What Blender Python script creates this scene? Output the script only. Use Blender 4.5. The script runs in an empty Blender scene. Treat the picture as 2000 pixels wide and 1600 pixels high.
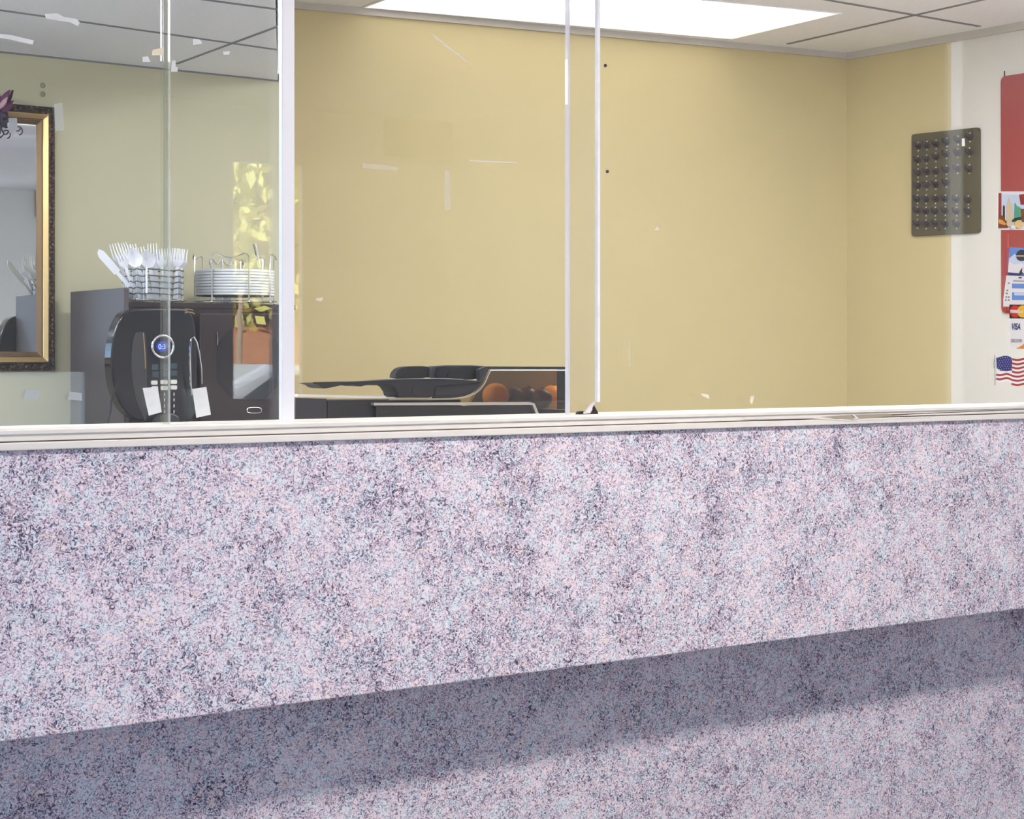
import bpy, bmesh, math, random
from mathutils import Vector, Matrix, Quaternion
random.seed(7)
C = bpy.context.scene.collection
PI = math.pi
V = Vector

# ------------------------------------------------------------------ camera
F = 3444.0
YAW = math.radians(36.0)
EYE = V((0, 0, 1.40))
HZ = 700.0
FWD = V((math.sin(YAW), math.cos(YAW), 0)); RGT = V((math.cos(YAW), -math.sin(YAW), 0)); UP = V((0, 0, 1))
cam = bpy.data.cameras.new('camera'); co = bpy.data.objects.new('camera', cam); C.objects.link(co)
co.location = EYE; co.rotation_euler = (PI/2, 0, -YAW)
cam.sensor_fit = 'HORIZONTAL'; cam.sensor_width = 36; cam.lens = F/2000*36
cam.shift_y = -(800-HZ)/2000; cam.clip_start = 0.02; cam.clip_end = 200
bpy.context.scene.camera = co

def ray(px, py): return FWD + RGT*((px-1000)/F) + UP*((HZ-py)/F)
def onY(px, py, Y): d = ray(px, py); return EYE + d*(Y/d.y)
def onX(px, py, X): d = ray(px, py); return EYE + d*(X/d.x)
def onZ(px, py, Z): d = ray(px, py); return EYE + d*((Z-EYE.z)/d.z)
def onP(px, py, p, n): d = ray(px, py); return EYE + d*((p-EYE).dot(n)/d.dot(n))

# ------------------------------------------------------------------ materials
def nodes(name):
    m = bpy.data.materials.new(name); m.use_nodes = True
    nt = m.node_tree; b = nt.nodes['Principled BSDF']; return m, nt, b
def N(nt, t, **k):
    n = nt.nodes.new(t)
    for a, v in k.items():
        if a.startswith('i_'): n.inputs[a[2:].replace('_', ' ')].default_value = v
        else: setattr(n, a, v)
    return n
def L(nt, a, b): nt.links.new(a, b)
def srgb(r, g, b):
    f = lambda c: (c/255/12.92) if c/255 <= .04045 else ((c/255+.055)/1.055)**2.4
    return (f(r), f(g), f(b), 1)
def flat(name, col, rough=.5, metal=0, spec=.5, var=.06, vscale=30, bump=0, emit=None, coat=0):
    m, nt, b = nodes(name)
    b.inputs['Roughness'].default_value = rough; b.inputs['Metallic'].default_value = metal
    b.inputs['Specular IOR Level'].default_value = spec
    if coat: b.inputs['Coat Weight'].default_value = coat; b.inputs['Coat Roughness'].default_value = .03
    tc = N(nt, 'ShaderNodeTexCoord'); no = N(nt, 'ShaderNodeTexNoise', i_Scale=vscale, i_Detail=4.0)
    L(nt, tc.outputs['Object'], no.inputs['Vector'])
    mx = N(nt, 'ShaderNodeMix', data_type='RGBA')
    mx.inputs['A'].default_value = tuple(c*(1-var) for c in col[:3])+(1,)
    mx.inputs['B'].default_value = tuple(min(1, c*(1+var)) for c in col[:3])+(1,)
    L(nt, no.outputs['Fac'], mx.inputs['Factor']); L(nt, mx.outputs['Result'], b.inputs['Base Color'])
    if bump:
        bp = N(nt, 'ShaderNodeBump', i_Strength=bump, i_Distance=.002)
        L(nt, no.outputs['Fac'], bp.inputs['Height']); L(nt, bp.outputs['Normal'], b.inputs['Normal'])
    if emit: b.inputs['Emission Color'].default_value = emit[0]; b.inputs['Emission Strength'].default_value = emit[1]
    return m

def granite():
    m, nt, b = nodes('granite_laminate')
    tc = N(nt, 'ShaderNodeTexCoord')
    wig = N(nt, 'ShaderNodeTexNoise', i_Scale=150.0, i_Detail=3.0, i_Roughness=.65, i_Distortion=2.0)
    big = N(nt, 'ShaderNodeTexNoise', i_Scale=34.0, i_Detail=4.0, i_Roughness=.7)
    cl = N(nt, 'ShaderNodeTexNoise', i_Scale=9.0, i_Detail=3.0, i_Roughness=.6)
    hue = N(nt, 'ShaderNodeTexNoise', i_Scale=48.0, i_Detail=2.0, i_Roughness=.8, i_Distortion=.6)
    spk = N(nt, 'ShaderNodeTexNoise', i_Scale=330.0, i_Detail=1.0, i_Distortion=1.5)
    for n in (wig, big, cl, hue, spk): L(nt, tc.outputs['Object'], n.inputs['Vector'])
    s1 = N(nt, 'ShaderNodeMath', operation='MULTIPLY_ADD'); s1.inputs[1].default_value = .22; L(nt, big.outputs['Fac'], s1.inputs[0]); L(nt, wig.outputs['Fac'], s1.inputs[2])
    s2 = N(nt, 'ShaderNodeMath', operation='MULTIPLY_ADD'); s2.inputs[1].default_value = .23; L(nt, cl.outputs['Fac'], s2.inputs[0]); L(nt, s1.outputs[0], s2.inputs[2])
    s3 = N(nt, 'ShaderNodeMath', operation='SUBTRACT'); s3.inputs[1].default_value = .210; L(nt, s2.outputs[0], s3.inputs[0])
    r = N(nt, 'ShaderNodeValToRGB'); L(nt, s3.outputs[0], r.inputs['Fac'])
    e = r.color_ramp.elements
    e[0].position = .34; e[0].color = srgb(62, 62, 78)
    e[1].position = .585; e[1].color = srgb(246, 244, 244)
    x = r.color_ramp.elements.new(.41); x.color = srgb(132, 128, 146)
    x = r.color_ramp.elements.new(.48); x.color = srgb(204, 198, 210)
    hr = N(nt, 'ShaderNodeValToRGB'); L(nt, hue.outputs['Fac'], hr.inputs['Fac'])
    h = hr.color_ramp.elements
    h[0].position = .30; h[0].color = (.88, 1.0, 1.03, 1)
    h[1].position = .72; h[1].color = (1.06, .98, .90, 1)
    x = hr.color_ramp.elements.new(.46); x.color = (.96, .98, 1.0, 1)
    x = hr.color_ramp.elements.new(.56); x.color = (1.04, .93, .985, 1)
    mu = N(nt, 'ShaderNodeMix', data_type='RGBA', blend_type='MULTIPLY'); mu.inputs['Factor'].default_value = 1
    L(nt, r.outputs['Color'], mu.inputs['A']); L(nt, hr.outputs['Color'], mu.inputs['B'])
    sr = N(nt, 'ShaderNodeValToRGB'); L(nt, spk.outputs['Fac'], sr.inputs['Fac'])
    k = sr.color_ramp.elements; k[0].position = .30; k[0].color = (.35, .36, .45, 1); k[1].position = .38; k[1].color = (1, 1, 1, 1)
    m2 = N(nt, 'ShaderNodeMix', data_type='RGBA', blend_type='MULTIPLY'); m2.inputs['Factor'].default_value = 1
    L(nt, mu.outputs['Result'], m2.inputs['A']); L(nt, sr.outputs['Color'], m2.inputs['B'])
    L(nt, m2.outputs['Result'], b.inputs['Base Color'])
    b.inputs['Roughness'].default_value = .55; b.inputs['Specular IOR Level'].default_value = .25
    return m

def glass(name, tint=(1, 1, 1, 1), gain=1.0, rough=0.0, haze=0.0, hazecol=(.8, .8, .8, 1)):
    m = bpy.data.materials.new(name); m.use_nodes = True; nt = m.node_tree
    for n in list(nt.nodes): nt.nodes.remove(n)
    out = N(nt, 'ShaderNodeOutputMaterial'); tr = N(nt, 'ShaderNodeBsdfTransparent'); gl = N(nt, 'ShaderNodeBsdfGlossy')
    tr.inputs['Color'].default_value = tint; gl.inputs['Roughness'].default_value = rough
    lw = N(nt, 'ShaderNodeLayerWeight', i_Blend=.5)
    pw = N(nt, 'ShaderNodeMath', operation='POWER'); pw.inputs[1].default_value = 5; L(nt, lw.outputs['Facing'], pw.inputs[0])
    ma = N(nt, 'ShaderNodeMath', operation='MULTIPLY_ADD'); ma.inputs[1].default_value = .95*gain; ma.inputs[2].default_value = .043*gain; L(nt, pw.outputs[0], ma.inputs[0])
    mx = N(nt, 'ShaderNodeMixShader'); L(nt, ma.outputs[0], mx.inputs['Fac']); L(nt, gl.outputs[0], mx.inputs[2])
    if haze:
        df = N(nt, 'ShaderNodeBsdfDiffuse'); df.inputs['Color'].default_value = hazecol
        h = N(nt, 'ShaderNodeMixShader'); h.inputs['Fac'].default_value = haze
        L(nt, tr.outputs[0], h.inputs[1]); L(nt, df.outputs[0], h.inputs[2]); L(nt, h.outputs[0], mx.inputs[1])
    else: L(nt, tr.outputs[0], mx.inputs[1])
    L(nt, mx.outputs[0], out.inputs['Surface'])
    return m

def ornate(name, dark, light, scale):
    m, nt, b = nodes(name)
    tc = N(nt, 'ShaderNodeTexCoord'); vo = N(nt, 'ShaderNodeTexVoronoi', i_Scale=scale); L(nt, tc.outputs['Object'], vo.inputs['Vector'])
    r = N(nt, 'ShaderNodeValToRGB'); L(nt, vo.outputs['Distance'], r.inputs['Fac'])
    r.color_ramp.elements[0].position = .1; r.color_ramp.elements[0].color = light
    r.color_ramp.elements[1].position = .5; r.color_ramp.elements[1].color = dark
    L(nt, r.outputs['Color'], b.inputs['Base Color']); b.inputs['Roughness'].default_value = .42; b.inputs['Metallic'].default_value = .55
    bp = N(nt, 'ShaderNodeBump', i_Strength=.8, i_Distance=.003); L(nt, vo.outputs['Distance'], bp.inputs['Height']); L(nt, bp.outputs['Normal'], b.inputs['Normal'])
    return m

def ceiling_tile(name, col):
    m, nt, b = nodes(name)
    tc = N(nt, 'ShaderNodeTexCoord'); no = N(nt, 'ShaderNodeTexNoise', i_Scale=140.0, i_Detail=3.0); L(nt, tc.outputs['Object'], no.inputs['Vector'])
    r = N(nt, 'ShaderNodeValToRGB'); L(nt, no.outputs['Fac'], r.inputs['Fac'])
    r.color_ramp.elements[0].position = .3; r.color_ramp.elements[0].color = tuple(c*.93 for c in col[:3])+(1,)
    r.color_ramp.elements[1].position = .6; r.color_ramp.elements[1].color = col
    L(nt, r.outputs['Color'], b.inputs['Base Color']); b.inputs['Roughness'].default_value = .9
    bp = N(nt, 'ShaderNodeBump', i_Strength=.25, i_Distance=.003); L(nt, no.outputs['Fac'], bp.inputs['Height']); L(nt, bp.outputs['Normal'], b.inputs['Normal'])
    return m

GRAN = granite()
YEL = flat('yellow_wall_paint', (.555, .465, .240, 1), .55, var=.035, vscale=7, bump=.05)
PALE = flat('pale_wall_paint', (.535, .495, .325, 1), .55, var=.035, vscale=6, bump=.05)
WALLW = flat('lobby_wall_paint', (.90, .90, .88, 1), .6, var=.03, vscale=5)
TILE = ceiling_tile('acoustic_ceiling_tile', (.88, .88, .93, 1))
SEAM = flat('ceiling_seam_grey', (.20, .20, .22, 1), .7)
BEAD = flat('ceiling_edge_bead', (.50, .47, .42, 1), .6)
LENS = flat('light_lens', (.9, .9, .9, 1), .4, emit=((1, .97, .93, 1), 1.6))
ALU = flat('painted_aluminium', (.84, .85, .88, 1), .4, var=.04, vscale=20)
RAIL = flat('cream_painted_rail', (.84, .81, .74, 1), .42, var=.07, vscale=25)
GROOVE = flat('dark_groove', (.10, .085, .07, 1), .8)
GLASS = glass('window_glass')
GLASSL = glass('window_glass_left', tint=(.965, .985, .985, 1), gain=1.25)
STRIP = glass('overlap_glow_haze', tint=(.93, .92, .88, 1), gain=1.3, haze=.06, hazecol=(.80, .68, .48, 1))  # reflected glow of the overlapping panes, painted as warm haze
EDGE = flat('polished_glass_edge', (.90, .90, .92, 1), .25, var=.12, vscale=60, emit=None)
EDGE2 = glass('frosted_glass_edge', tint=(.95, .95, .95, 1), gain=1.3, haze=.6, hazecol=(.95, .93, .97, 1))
TAPE = flat('old_white_tape', (.74, .76, .74, 1), .7, var=.12, vscale=90)
CREAMT = flat('cream_tape', (.85, .76, .55, 1), .7, var=.08, vscale=90)
CLEART = glass('clear_tape', tint=(.96, .96, .95, 1), gain=1.2, haze=.22, hazecol=(.75, .78, .78, 1))
FAINT = glass('faint_smear', tint=(1, 1, 1, 1), gain=1.0, haze=.13, hazecol=(.9, .85, .8, 1))
SCRATCH = glass('scratch_white', tint=(1, 1, 1, 1), gain=1.0, haze=.38, hazecol=(.95, .9, .8, 1))
GREYPAD = glass('grey_tape_pad', tint=(.8, .8, .82, 1), gain=1.0, haze=.55, hazecol=(.52, .55, .56, 1))
MIRROR = flat('mirror_silver', (.95, .98, .96, 1), .02, 1.0, var=.01)
ORN = ornate('bronze_ornament', (.035, .018, .012, 1), (.25, .15, .08, 1), 95)
GILT = flat('gilt_moulding', (.62, .42, .18, 1), .30, .75, var=.15, vscale=12)
GILTD = flat('dark_gilt', (.20, .12, .055, 1), .4, .6, var=.2, vscale=30)
CABSIDE = flat('grey_brown_laminate', (.085, .072, .080, 1), .45, var=.12, vscale=40)
CABFR = flat('dark_brown_gloss', (.028, .016, .016, 1), .12, var=.3, vscale=25)
BLACKG = flat('black_gloss_plastic', (.006, .006, .010, 1), .12, var=.2, vscale=25)
BLACKM = flat('black_matte_plastic', (.008, .008, .009, 1), .45, var=.25, vscale=40)
GREYP = flat('dark_grey_plastic', (.032, .031, .033, 1), .4, var=.1)
CHROME = flat('chrome', (.82, .82, .84, 1), .10, 1.0, var=.03)
WIRE = flat('silver_wire', (.55, .55, .54, 1), .25, .9, var=.1)
DWIRE = flat('dark_wire', (.10, .12, .12, 1), .35, .7, var=.2)
LED = flat('blue_display', (.01, .02, .2, 1), .2, emit=((.03, .08, 1, 1), .32))
LEDT = flat('blue_digits', (.2, .4, 1, 1), .3, emit=((.35, .55, 1, 1), 1.6))
BTN = flat('cream_button', (.72, .68, .62, 1), .45)
TEALI = flat('dim_teal_mark', (.035, .06, .075, 1), .3)
PLW = flat('white_plastic', (.92, .92, .97, 1), .28, var=.03)
FOAM = flat('white_foam', (.90, .91, .92, 1), .6, var=.03, vscale=60)
SMOKE = glass('smoked_plastic', tint=(.68, .59, .45, 1), gain=1.1)
TRIMS = flat('silver_trim', (.62, .58, .50, 1), .3, .6)
PAPER = flat('white_paper', (.85, .83, .78, 1), .7, var=.03)
ORANGE = flat('orange_peel', (.95, .40, .05, 1), .45, bump=.4, vscale=150)
PLUM = flat('dark_plum_skin', (.085, .03, .04, 1), .35, var=.3, vscale=30)
BOARD = flat('olive_brown_board', (.088, .074, .034, 1), .6, spec=.2, var=.12, vscale=20)
HOOKD = flat('dark_hook', (.022, .012, .014, 1), .4)
HOOKS = flat('silver_hook_pin', (.55, .53, .45, 1), .3, .7)
REDS = flat('red_sign_plastic', (.30, .030, .028, 1), .25, var=.05)
CARDW = flat('white_card', (.86, .84, .82, 1), .45, var=.02)
PURPLE = flat('purple_fabric', (.15, .035, .11, 1), .7, var=.4, vscale=120)
PINKF = flat('pale_pink_fabric', (.55, .33, .36, 1), .7, var=.2, vscale=120)
DPURP = flat('dark_violet_fabric', (.028, .018, .045, 1), .7, var=.4, vscale=120)
def ink(name, r, g, b): return flat(name, srgb(r, g, b), .45, var=.04, vscale=80)
NAVY = ink('ink_navy', 40, 44, 110); RED = ink('ink_red', 205, 45, 32); YELLOW = ink('ink_yellow', 240, 190, 40)
MAROON = ink('ink_maroon', 60, 16, 30); ORG = ink('ink_orange', 226, 140, 40); GREYI = ink('ink_grey', 120, 112, 108)
SKYI = ink('ink_pale_sky', 208, 222, 236); BLUEI = ink('ink_blue', 110, 150, 215); BLUED = ink('ink_deep_blue', 50, 62, 110)
CREAM = ink('ink_cream', 222, 204, 166); GREENI = ink('ink_green', 96, 168, 132); DGREEN = ink('ink_dark_green', 40, 66, 44)
BROWN = ink('ink_brown', 128, 74, 34); DBROWN = ink('ink_dark_brown', 66, 40, 24); REDI = ink('ink_brick', 160, 50, 42); DARKI = ink('ink_charcoal', 56, 54, 62)
FLAGR = ink('flag_red', 168, 58, 46); FLAGB = ink('flag_blue', 44, 46, 120); PEACH = ink('ink_peach', 240, 205, 130); ORGL = ink('ink_light_orange', 232, 160, 70)

# ------------------------------------------------------------------ mesh helpers
class M:
    def __init__(s): s.v = []; s.f = []
    def add(s, vs, fs):
        b = len(s.v); s.v += [V(p) for p in vs]; s.f += [tuple(b+i for i in f) for f in fs]; return s
    def box(s, x0, x1, y0, y1, z0, z1):
        return s.add([(x, y, z) for x in (x0, x1) for y in (y0, y1) for z in (z0, z1)],
                     [(0, 1, 3, 2), (4, 6, 7, 5), (0, 4, 5, 1), (2, 3, 7, 6), (0, 2, 6, 4), (1, 5, 7, 3)])
    def prism(s, poly, ex):
        poly = [V(p) for p in poly]; ex = V(ex); n = len(poly)
        fs = [tuple(range(n)), tuple(range(2*n-1, n-1, -1))] + [(i, i+n, (i+1) % n+n, (i+1) % n) for i in range(n)]
        return s.add(poly+[p+ex for p in poly], fs)
    def sheet(s, poly): return s.add(poly, [tuple(range(len(poly)))])
    def tube(s, pts, r, seg=6, closed=False, r2=None):
        pts = [V(p) for p in pts]; n = len(pts); rings = []
        prev = None
        for i, p in enumerate(pts):
            a = pts[(i-1) % n] if (closed or i > 0) else p
            c = pts[(i+1) % n] if (closed or i < n-1) else p
            t = (c-a).normalized()
            if prev is None: u = t.orthogonal().normalized()
            else:
                u = prev - t*prev.dot(t)
                u = u.normalized() if u.length > 1e-6 else t.orthogonal().normalized()
            prev = u; w = t.cross(u)
            rr = r if r2 is None else r+(r2-r)*i/max(1, n-1)
            rings.append([p+(u*math.cos(2*PI*k/seg)+w*math.sin(2*PI*k/seg))*rr for k in range(seg)])
        vs = [q for g in rings for q in g]; fs = []
        for i in range(n if closed else n-1):
            j = (i+1) % n
            for k in range(seg): fs.append((i*seg+k, i*seg+(k+1) % seg, j*seg+(k+1) % seg, j*seg+k))
        if not closed: fs += [tuple(range(seg-1, -1, -1)), tuple((n-1)*seg+k for k in range(seg))]
        return s.add(vs, fs)
    def lathe(s, prof, c, seg=32):
        c = V(c); n = len(prof)
        vs = [c+V((r*math.cos(2*PI*k/seg), r*math.sin(2*PI*k/seg), z)) for r, z in prof for k in range(seg)]
        fs = [(i*seg+k, i*seg+(k+1) % seg, (i+1)*seg+(k+1) % seg, (i+1)*seg+k) for i in range(n-1) for k in range(seg)]
        fs += [tuple(range(seg-1, -1, -1)), tuple((n-1)*seg+k for k in range(seg))]
        return s.add(vs, fs)
    def ball(s, c, rx, ry=None, rz=None, seg=20, rings=12):
        ry = ry or rx; rz = rz or rx; c = V(c)
        vs = []; fs = []
        for i in range(rings+1):
            th = PI*i/rings
            for k in range(seg):
                ph = 2*PI*k/seg
                vs.append(c+V((rx*math.sin(th)*math.cos(ph), ry*math.sin(th)*math.sin(ph), rz*math.cos(th))))
        for i in range(rings):
            for k in range(seg): fs.append((i*seg+k, (i+1)*seg+k, (i+1)*seg+(k+1) % seg, i*seg+(k+1) % seg))
        return s.add(vs, fs)
    def disc(s, c, r, n, up=None, seg=24):       # flat disc, normal n
        n = V(n).normalized(); u = n.orthogonal().normalized(); w = n.cross(u)
        return s.sheet([V(c)+(u*math.cos(2*PI*k/seg)+w*math.sin(2*PI*k/seg))*r for k in range(seg)])

def tag(o, label=None, cat=None, group=None, kind=None):
    if label: o['label'] = label
    if cat: o['category'] = cat
    if group: o['group'] = group
    if kind: o['kind'] = kind
    return o
def worldloc(o):
    p = V((0, 0, 0))
    while o is not None: p += o.location; o = o.parent
    return p
def obj(name, m, mat, parent=None, smooth=False, bevel=0, seg=2, local=False, origin=None, mats=None):
    vs = m.v
    if local: off = V((0, 0, 0)); loc = V((0, 0, 0))
    elif parent is not None: off = worldloc(parent); loc = V((0, 0, 0))
    else:
        if origin is None:
            xs = [p.x for p in vs]; ys = [p.y for p in vs]; zs = [p.z for p in vs]
            origin = V(((min(xs)+max(xs))/2, (min(ys)+max(ys))/2, min(zs)))
        off = V(origin); loc = V(origin)
    me = bpy.data.meshes.new(name); me.from_pydata([tuple(p-off) for p in vs], [], m.f); me.materials.append(mat)
    bm = bmesh.new(); bm.from_mesh(me)
    bmesh.ops.remove_doubles(bm, verts=bm.verts, dist=1e-6)
    bmesh.ops.recalc_face_normals(bm, faces=bm.faces); bm.to_mesh(me); bm.free()
    if smooth:
        for p in me.polygons: p.use_smooth = True
        try: me.set_sharp_from_angle(angle=math.radians(40))
        except Exception: pass
    o = bpy.data.objects.new(name, me); C.objects.link(o); o.location = loc
    if parent is not None: o.parent = parent
    if bevel:
        b = o.modifiers.new('bevel', 'BEVEL'); b.width = bevel; b.segments = seg; b.limit_method = 'ANGLE'; b.angle_limit = math.radians(40)
    return o
def thing(name, label, cat, loc, group=None, kind=None):
    o = bpy.data.objects.new(name, None); o.empty_display_size = .05; C.objects.link(o); o.location = loc
    return tag(o, label, cat, group, kind)
def structure(name, m, mat, parent=None, bevel=0):
    o = obj(name, m, mat, parent, bevel=bevel, origin=(0, 0, 0) if parent is None else None)
    o['kind'] = 'structure'; return o
def clone(o, parent=None):
    c = o.copy(); C.objects.link(c)
    if parent is not None: c.parent = parent
    for ch in [x for x in bpy.data.objects if x.parent == o]:
        clone(ch, c)
    return c
def lettering(name, text, size, origin, ux, uz, mat, parent, sx=1.0, shear=0.0, weight=0.0):
    cu = bpy.data.curves.new(name, 'FONT'); cu.body = text; cu.size = size; cu.shear = shear; cu.offset = weight
    t = bpy.data.objects.new('tmp_text', cu); C.objects.link(t)
    dg = bpy.context.evaluated_depsgraph_get(); dg.update()
    me0 = bpy.data.meshes.new_from_object(t.evaluated_get(dg))
    ux = V(ux).normalized(); uz = V(uz).normalized(); m = M()
    m.add([V(origin)+ux*(v.co.x*sx)+uz*v.co.y for v in me0.vertices], [tuple(p.vertices) for p in me0.polygons])
    bpy.data.objects.remove(t); bpy.data.curves.remove(cu); bpy.data.meshes.remove(me0)
    return obj(name, m, mat, parent)

# ================================================================== SETTING
YF = 2.30          # counter fascia face
YG = 2.335         # glass
GA = YF+.030; GB = YF+.042
HC = 2.51          # office ceiling
HL = 2.20          # dropped ceiling at left
YL = 4.50          # left back wall
corner = onZ(1654, 104, HC); pm = onZ(640, 10, HC); pr = onZ(2000, 43, HC)
wd = (pm-corner); wd.z = 0; wd.normalize()          # back wall direction (towards left)
wn = V((wd.y, -wd.x, 0))
if wn.y > 0: wn = -wn                                  # towards the camera
XSTEP = onY(560, 160, YL).x                         # where the left wall steps back
tstep = (XSTEP-corner.x)/wd.x
pstep = corner+wd*tstep
rd = (pr-corner); rd.z = 0; rd.normalize()
rn = V((rd.y, -rd.x, 0))
if rn.x > 0: rn = -rn
RW0 = corner.copy(); RW0.z = 0
rend = RW0 + rd*((2.36-corner.y)/rd.y)
OX0 = -0.9        # office left wall
def wall_between(a, b, z0, z1, out, th=.1):
    a = V((a.x, a.y, z0)); b = V((b.x, b.y, z0)); m = M()
    return m.prism([a, b, V((b.x, b.y, z1)), V((a.x, a.y, z1))], out*th)

structure('wall_back', wall_between(corner+V((.0, 0, 0)), pstep, 0, HC+.1, -wn), YEL)
pw = onP(1858, 400, RW0, rn)                          # the yellow paint ends here
structure('wall_right', wall_between(corner, pw, 0, HC+.1, -rn), YEL)
structure('wall_right_white', wall_between(pw, rend, 0, HC+.1, -rn), flat('off_white_paint', (.66, .64, .595, 1), .55, var=.03, vscale=5))
structure('wall_left', M().box(OX0, XSTEP, YL, YL+.6, 0, HC), PALE)
we = M(); WE = (2.65, 4.40, .75, 2.12)  # window opening added in the unseen end wall for fill daylight
we.box(OX0-.06, OX0, YF+.2, WE[0], 0, HC).box(OX0-.06, OX0, WE[1], YL+.1, 0, HC).box(OX0-.06, OX0, WE[0], WE[1], 0, WE[2]).box(OX0-.06, OX0, WE[0], WE[1], WE[3], HC)
structure('wall_end', we, PALE)
# office ceiling and its dropped left part
e0 = onY(561, 160, YL); e1 = onY(561, 160, 2.42)
structure('ceiling_dropped', M().prism([V((OX0, 2.42, HL)), V((e1.x, 2.42, HL)), V((e0.x, YL+.02, HL)), V((OX0, YL+.02, HL))], (0, 0, .43)), TILE)
structure('floor', M().box(-3.2, 6.2, -2.3, 2.5, -.1, 0), flat('brown_lobby_carpet', (.16, .14, .15, 1), .9, var=.15, vscale=8))
structure('floor_office', M().box(OX0, 6.2, 2.5, 5.4, -.1, 0), flat('pale_floor_tile', (.72, .70, .66, 1), .35, var=.05, vscale=4))

# ceiling seams (T-bar joints) from their traces on the ceiling planes
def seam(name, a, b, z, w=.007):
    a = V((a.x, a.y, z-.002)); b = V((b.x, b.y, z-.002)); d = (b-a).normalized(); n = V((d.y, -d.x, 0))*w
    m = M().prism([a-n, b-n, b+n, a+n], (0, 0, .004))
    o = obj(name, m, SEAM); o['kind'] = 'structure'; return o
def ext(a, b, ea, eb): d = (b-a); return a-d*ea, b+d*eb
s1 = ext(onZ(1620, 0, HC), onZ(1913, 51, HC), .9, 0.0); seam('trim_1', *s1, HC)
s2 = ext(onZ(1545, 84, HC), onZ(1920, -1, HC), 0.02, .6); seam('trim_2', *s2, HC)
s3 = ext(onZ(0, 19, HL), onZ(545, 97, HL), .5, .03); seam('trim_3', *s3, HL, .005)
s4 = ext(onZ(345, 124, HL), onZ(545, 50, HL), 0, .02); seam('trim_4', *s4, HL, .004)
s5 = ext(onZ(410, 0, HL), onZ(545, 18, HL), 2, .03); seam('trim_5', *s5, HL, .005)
# edge beads where ceiling meets walls
bz = M(); a = corner; b = pstep
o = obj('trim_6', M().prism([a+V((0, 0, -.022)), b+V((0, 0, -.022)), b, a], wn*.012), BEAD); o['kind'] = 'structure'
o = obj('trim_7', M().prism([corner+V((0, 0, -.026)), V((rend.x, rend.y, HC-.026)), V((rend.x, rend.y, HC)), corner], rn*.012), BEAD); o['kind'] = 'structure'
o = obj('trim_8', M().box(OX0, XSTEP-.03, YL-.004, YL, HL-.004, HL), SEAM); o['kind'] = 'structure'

# fluorescent troffer
A = onZ(1430, 75, HC); B = onZ(1640, 25, HC); D = onZ(712, 13, HC)
lx = (A-D); lx.z = 0; ly = (B-A); ly.z = 0
troffer = thing('ceiling_light', 'large bright rectangular fluorescent light recessed in the tiled ceiling against the yellow back wall', 'ceiling light', V((D.x, D.y, HC)))
P = [V((D.x, D.y, HC)), V((A.x, A.y, HC)), V((A.x, A.y, HC))+ly, V((D.x, D.y, HC))+ly]
cen = sum(P, V((0, 0, 0)))/4
RD = .045
obj('diffuser', M().prism([p+V((0, 0, RD)) for p in P], (0, 0, .02)), LENS, troffer)
def ring(inner, outer, z0, z1):
    m = M(); vs = []
    for q, z in ((inner, z0), (outer, z0), (inner, z1), (outer, z1)): vs += [V((p.x, p.y, z)) for p in q]
    fs = []
    for i in range(4):
        j = (i+1) % 4
        fs += [(i, j, 4+j, 4+i), (8+i, 12+i, 12+j, 8+j), (i, 8+i, 8+j, j), (4+i, 4+j, 12+j, 12+i)]
    return m.add(vs, fs)
Po = [cen+(p-cen)*1.012 for p in P]
obj('frame', ring(P, Po, HC-.003, HC+RD), ALU, troffer)
OUT = [V((1.0, 5.4, 0)), V((5.3, 5.4, 0)), V((5.3, 2.3, 0)), V((1.0, 2.3, 0))]
Ph = [cen+(p-cen)*1.013 for p in P]
structure('ceiling', ring(Ph, OUT, HC, HC+.14), TILE)
structure('roof_slab', M().box(-3.2, 5.4, -2.4, 5.5, 2.66, 2.75), WALLW)
structure('ceiling_soffit', M().prism([V((e1.x-.01, 2.42, HL)), V((e0.x-.01, YL, HL)), V((e0.x-.01, YL, HC+.1)), V((e1.x-.01, 2.42, HC+.1))], (-.02, 0, 0)), WALLW)

# two added fill lamps for the office, out of view overhead
for nm, x0, x1, y0, y1, zc, e, dz, lb in (('ceiling_light', 2.6, 4.1, 2.56, 3.05, HC, 22.0, .012, 'added fill light above the window side of the office, out of view'),
                                      ('ceiling_light', .15, .75, 2.7, 3.9, HL, 12.0, .09, 'added fill light under the dropped ceiling at left, out of view')):
    t = thing(nm, lb, 'ceiling light', ((x0+x1)/2, (y0+y1)/2, zc))
    obj('diffuser', M().box(x0, x1, y0, y1, zc-dz, zc-.004), flat('fill_lens_%d' % int(e), (.9, .9, .9, 1), .4, emit=((.97, .98, 1, 1), e)), t)
    obj('frame', M().box(x0-.01, x1+.01, y0-.01, y1+.01, zc-.004, zc-.001), ALU, t)

# two old screw holes and a stained patch on the back wall
for i, (px, py, lb) in enumerate([(1182, 128, 'upper of two small dark screw holes in the yellow back wall'), (1186, 335, 'lower of two small dark screw holes in the yellow back wall')]):
    p = onP(px, py, corner, wn)
    tag(obj('wall_plug', M().lathe([(.0055, 0), (.0055, .002), (.003, .004)], (0, 0, 0), 14), HOOKD), lb, 'wall plug', 'screw holes')
    o = bpy.data.objects[-1] if False else [x for x in bpy.data.objects if x.name.startswith('wall_plug')][-1]
    o.location = p+wn*.0005; o.rotation_euler = wn.to_track_quat('Z', 'Y').to_euler()
for i, (px, py, lb) in enumerate([(83, 167, 'upper faint round plug in the wall above the gilt mirror frame'), (83, 184, 'lower darker round plug in the wall above the gilt mirror frame')]):
    p = onY(px, py, YL)
    o = tag(obj('wall_plug', M().lathe([(.0075, 0), (.0075, .0015), (.004, .003)], (0, 0, 0), 16), flat('plug_%d' % i, (.30, .26, .17, 1), .6)), lb, 'wall plug', 'wall plugs')
    o.location = p-V((0, .0005, 0)); o.rotation_euler = (PI/2, 0, 0)

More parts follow.
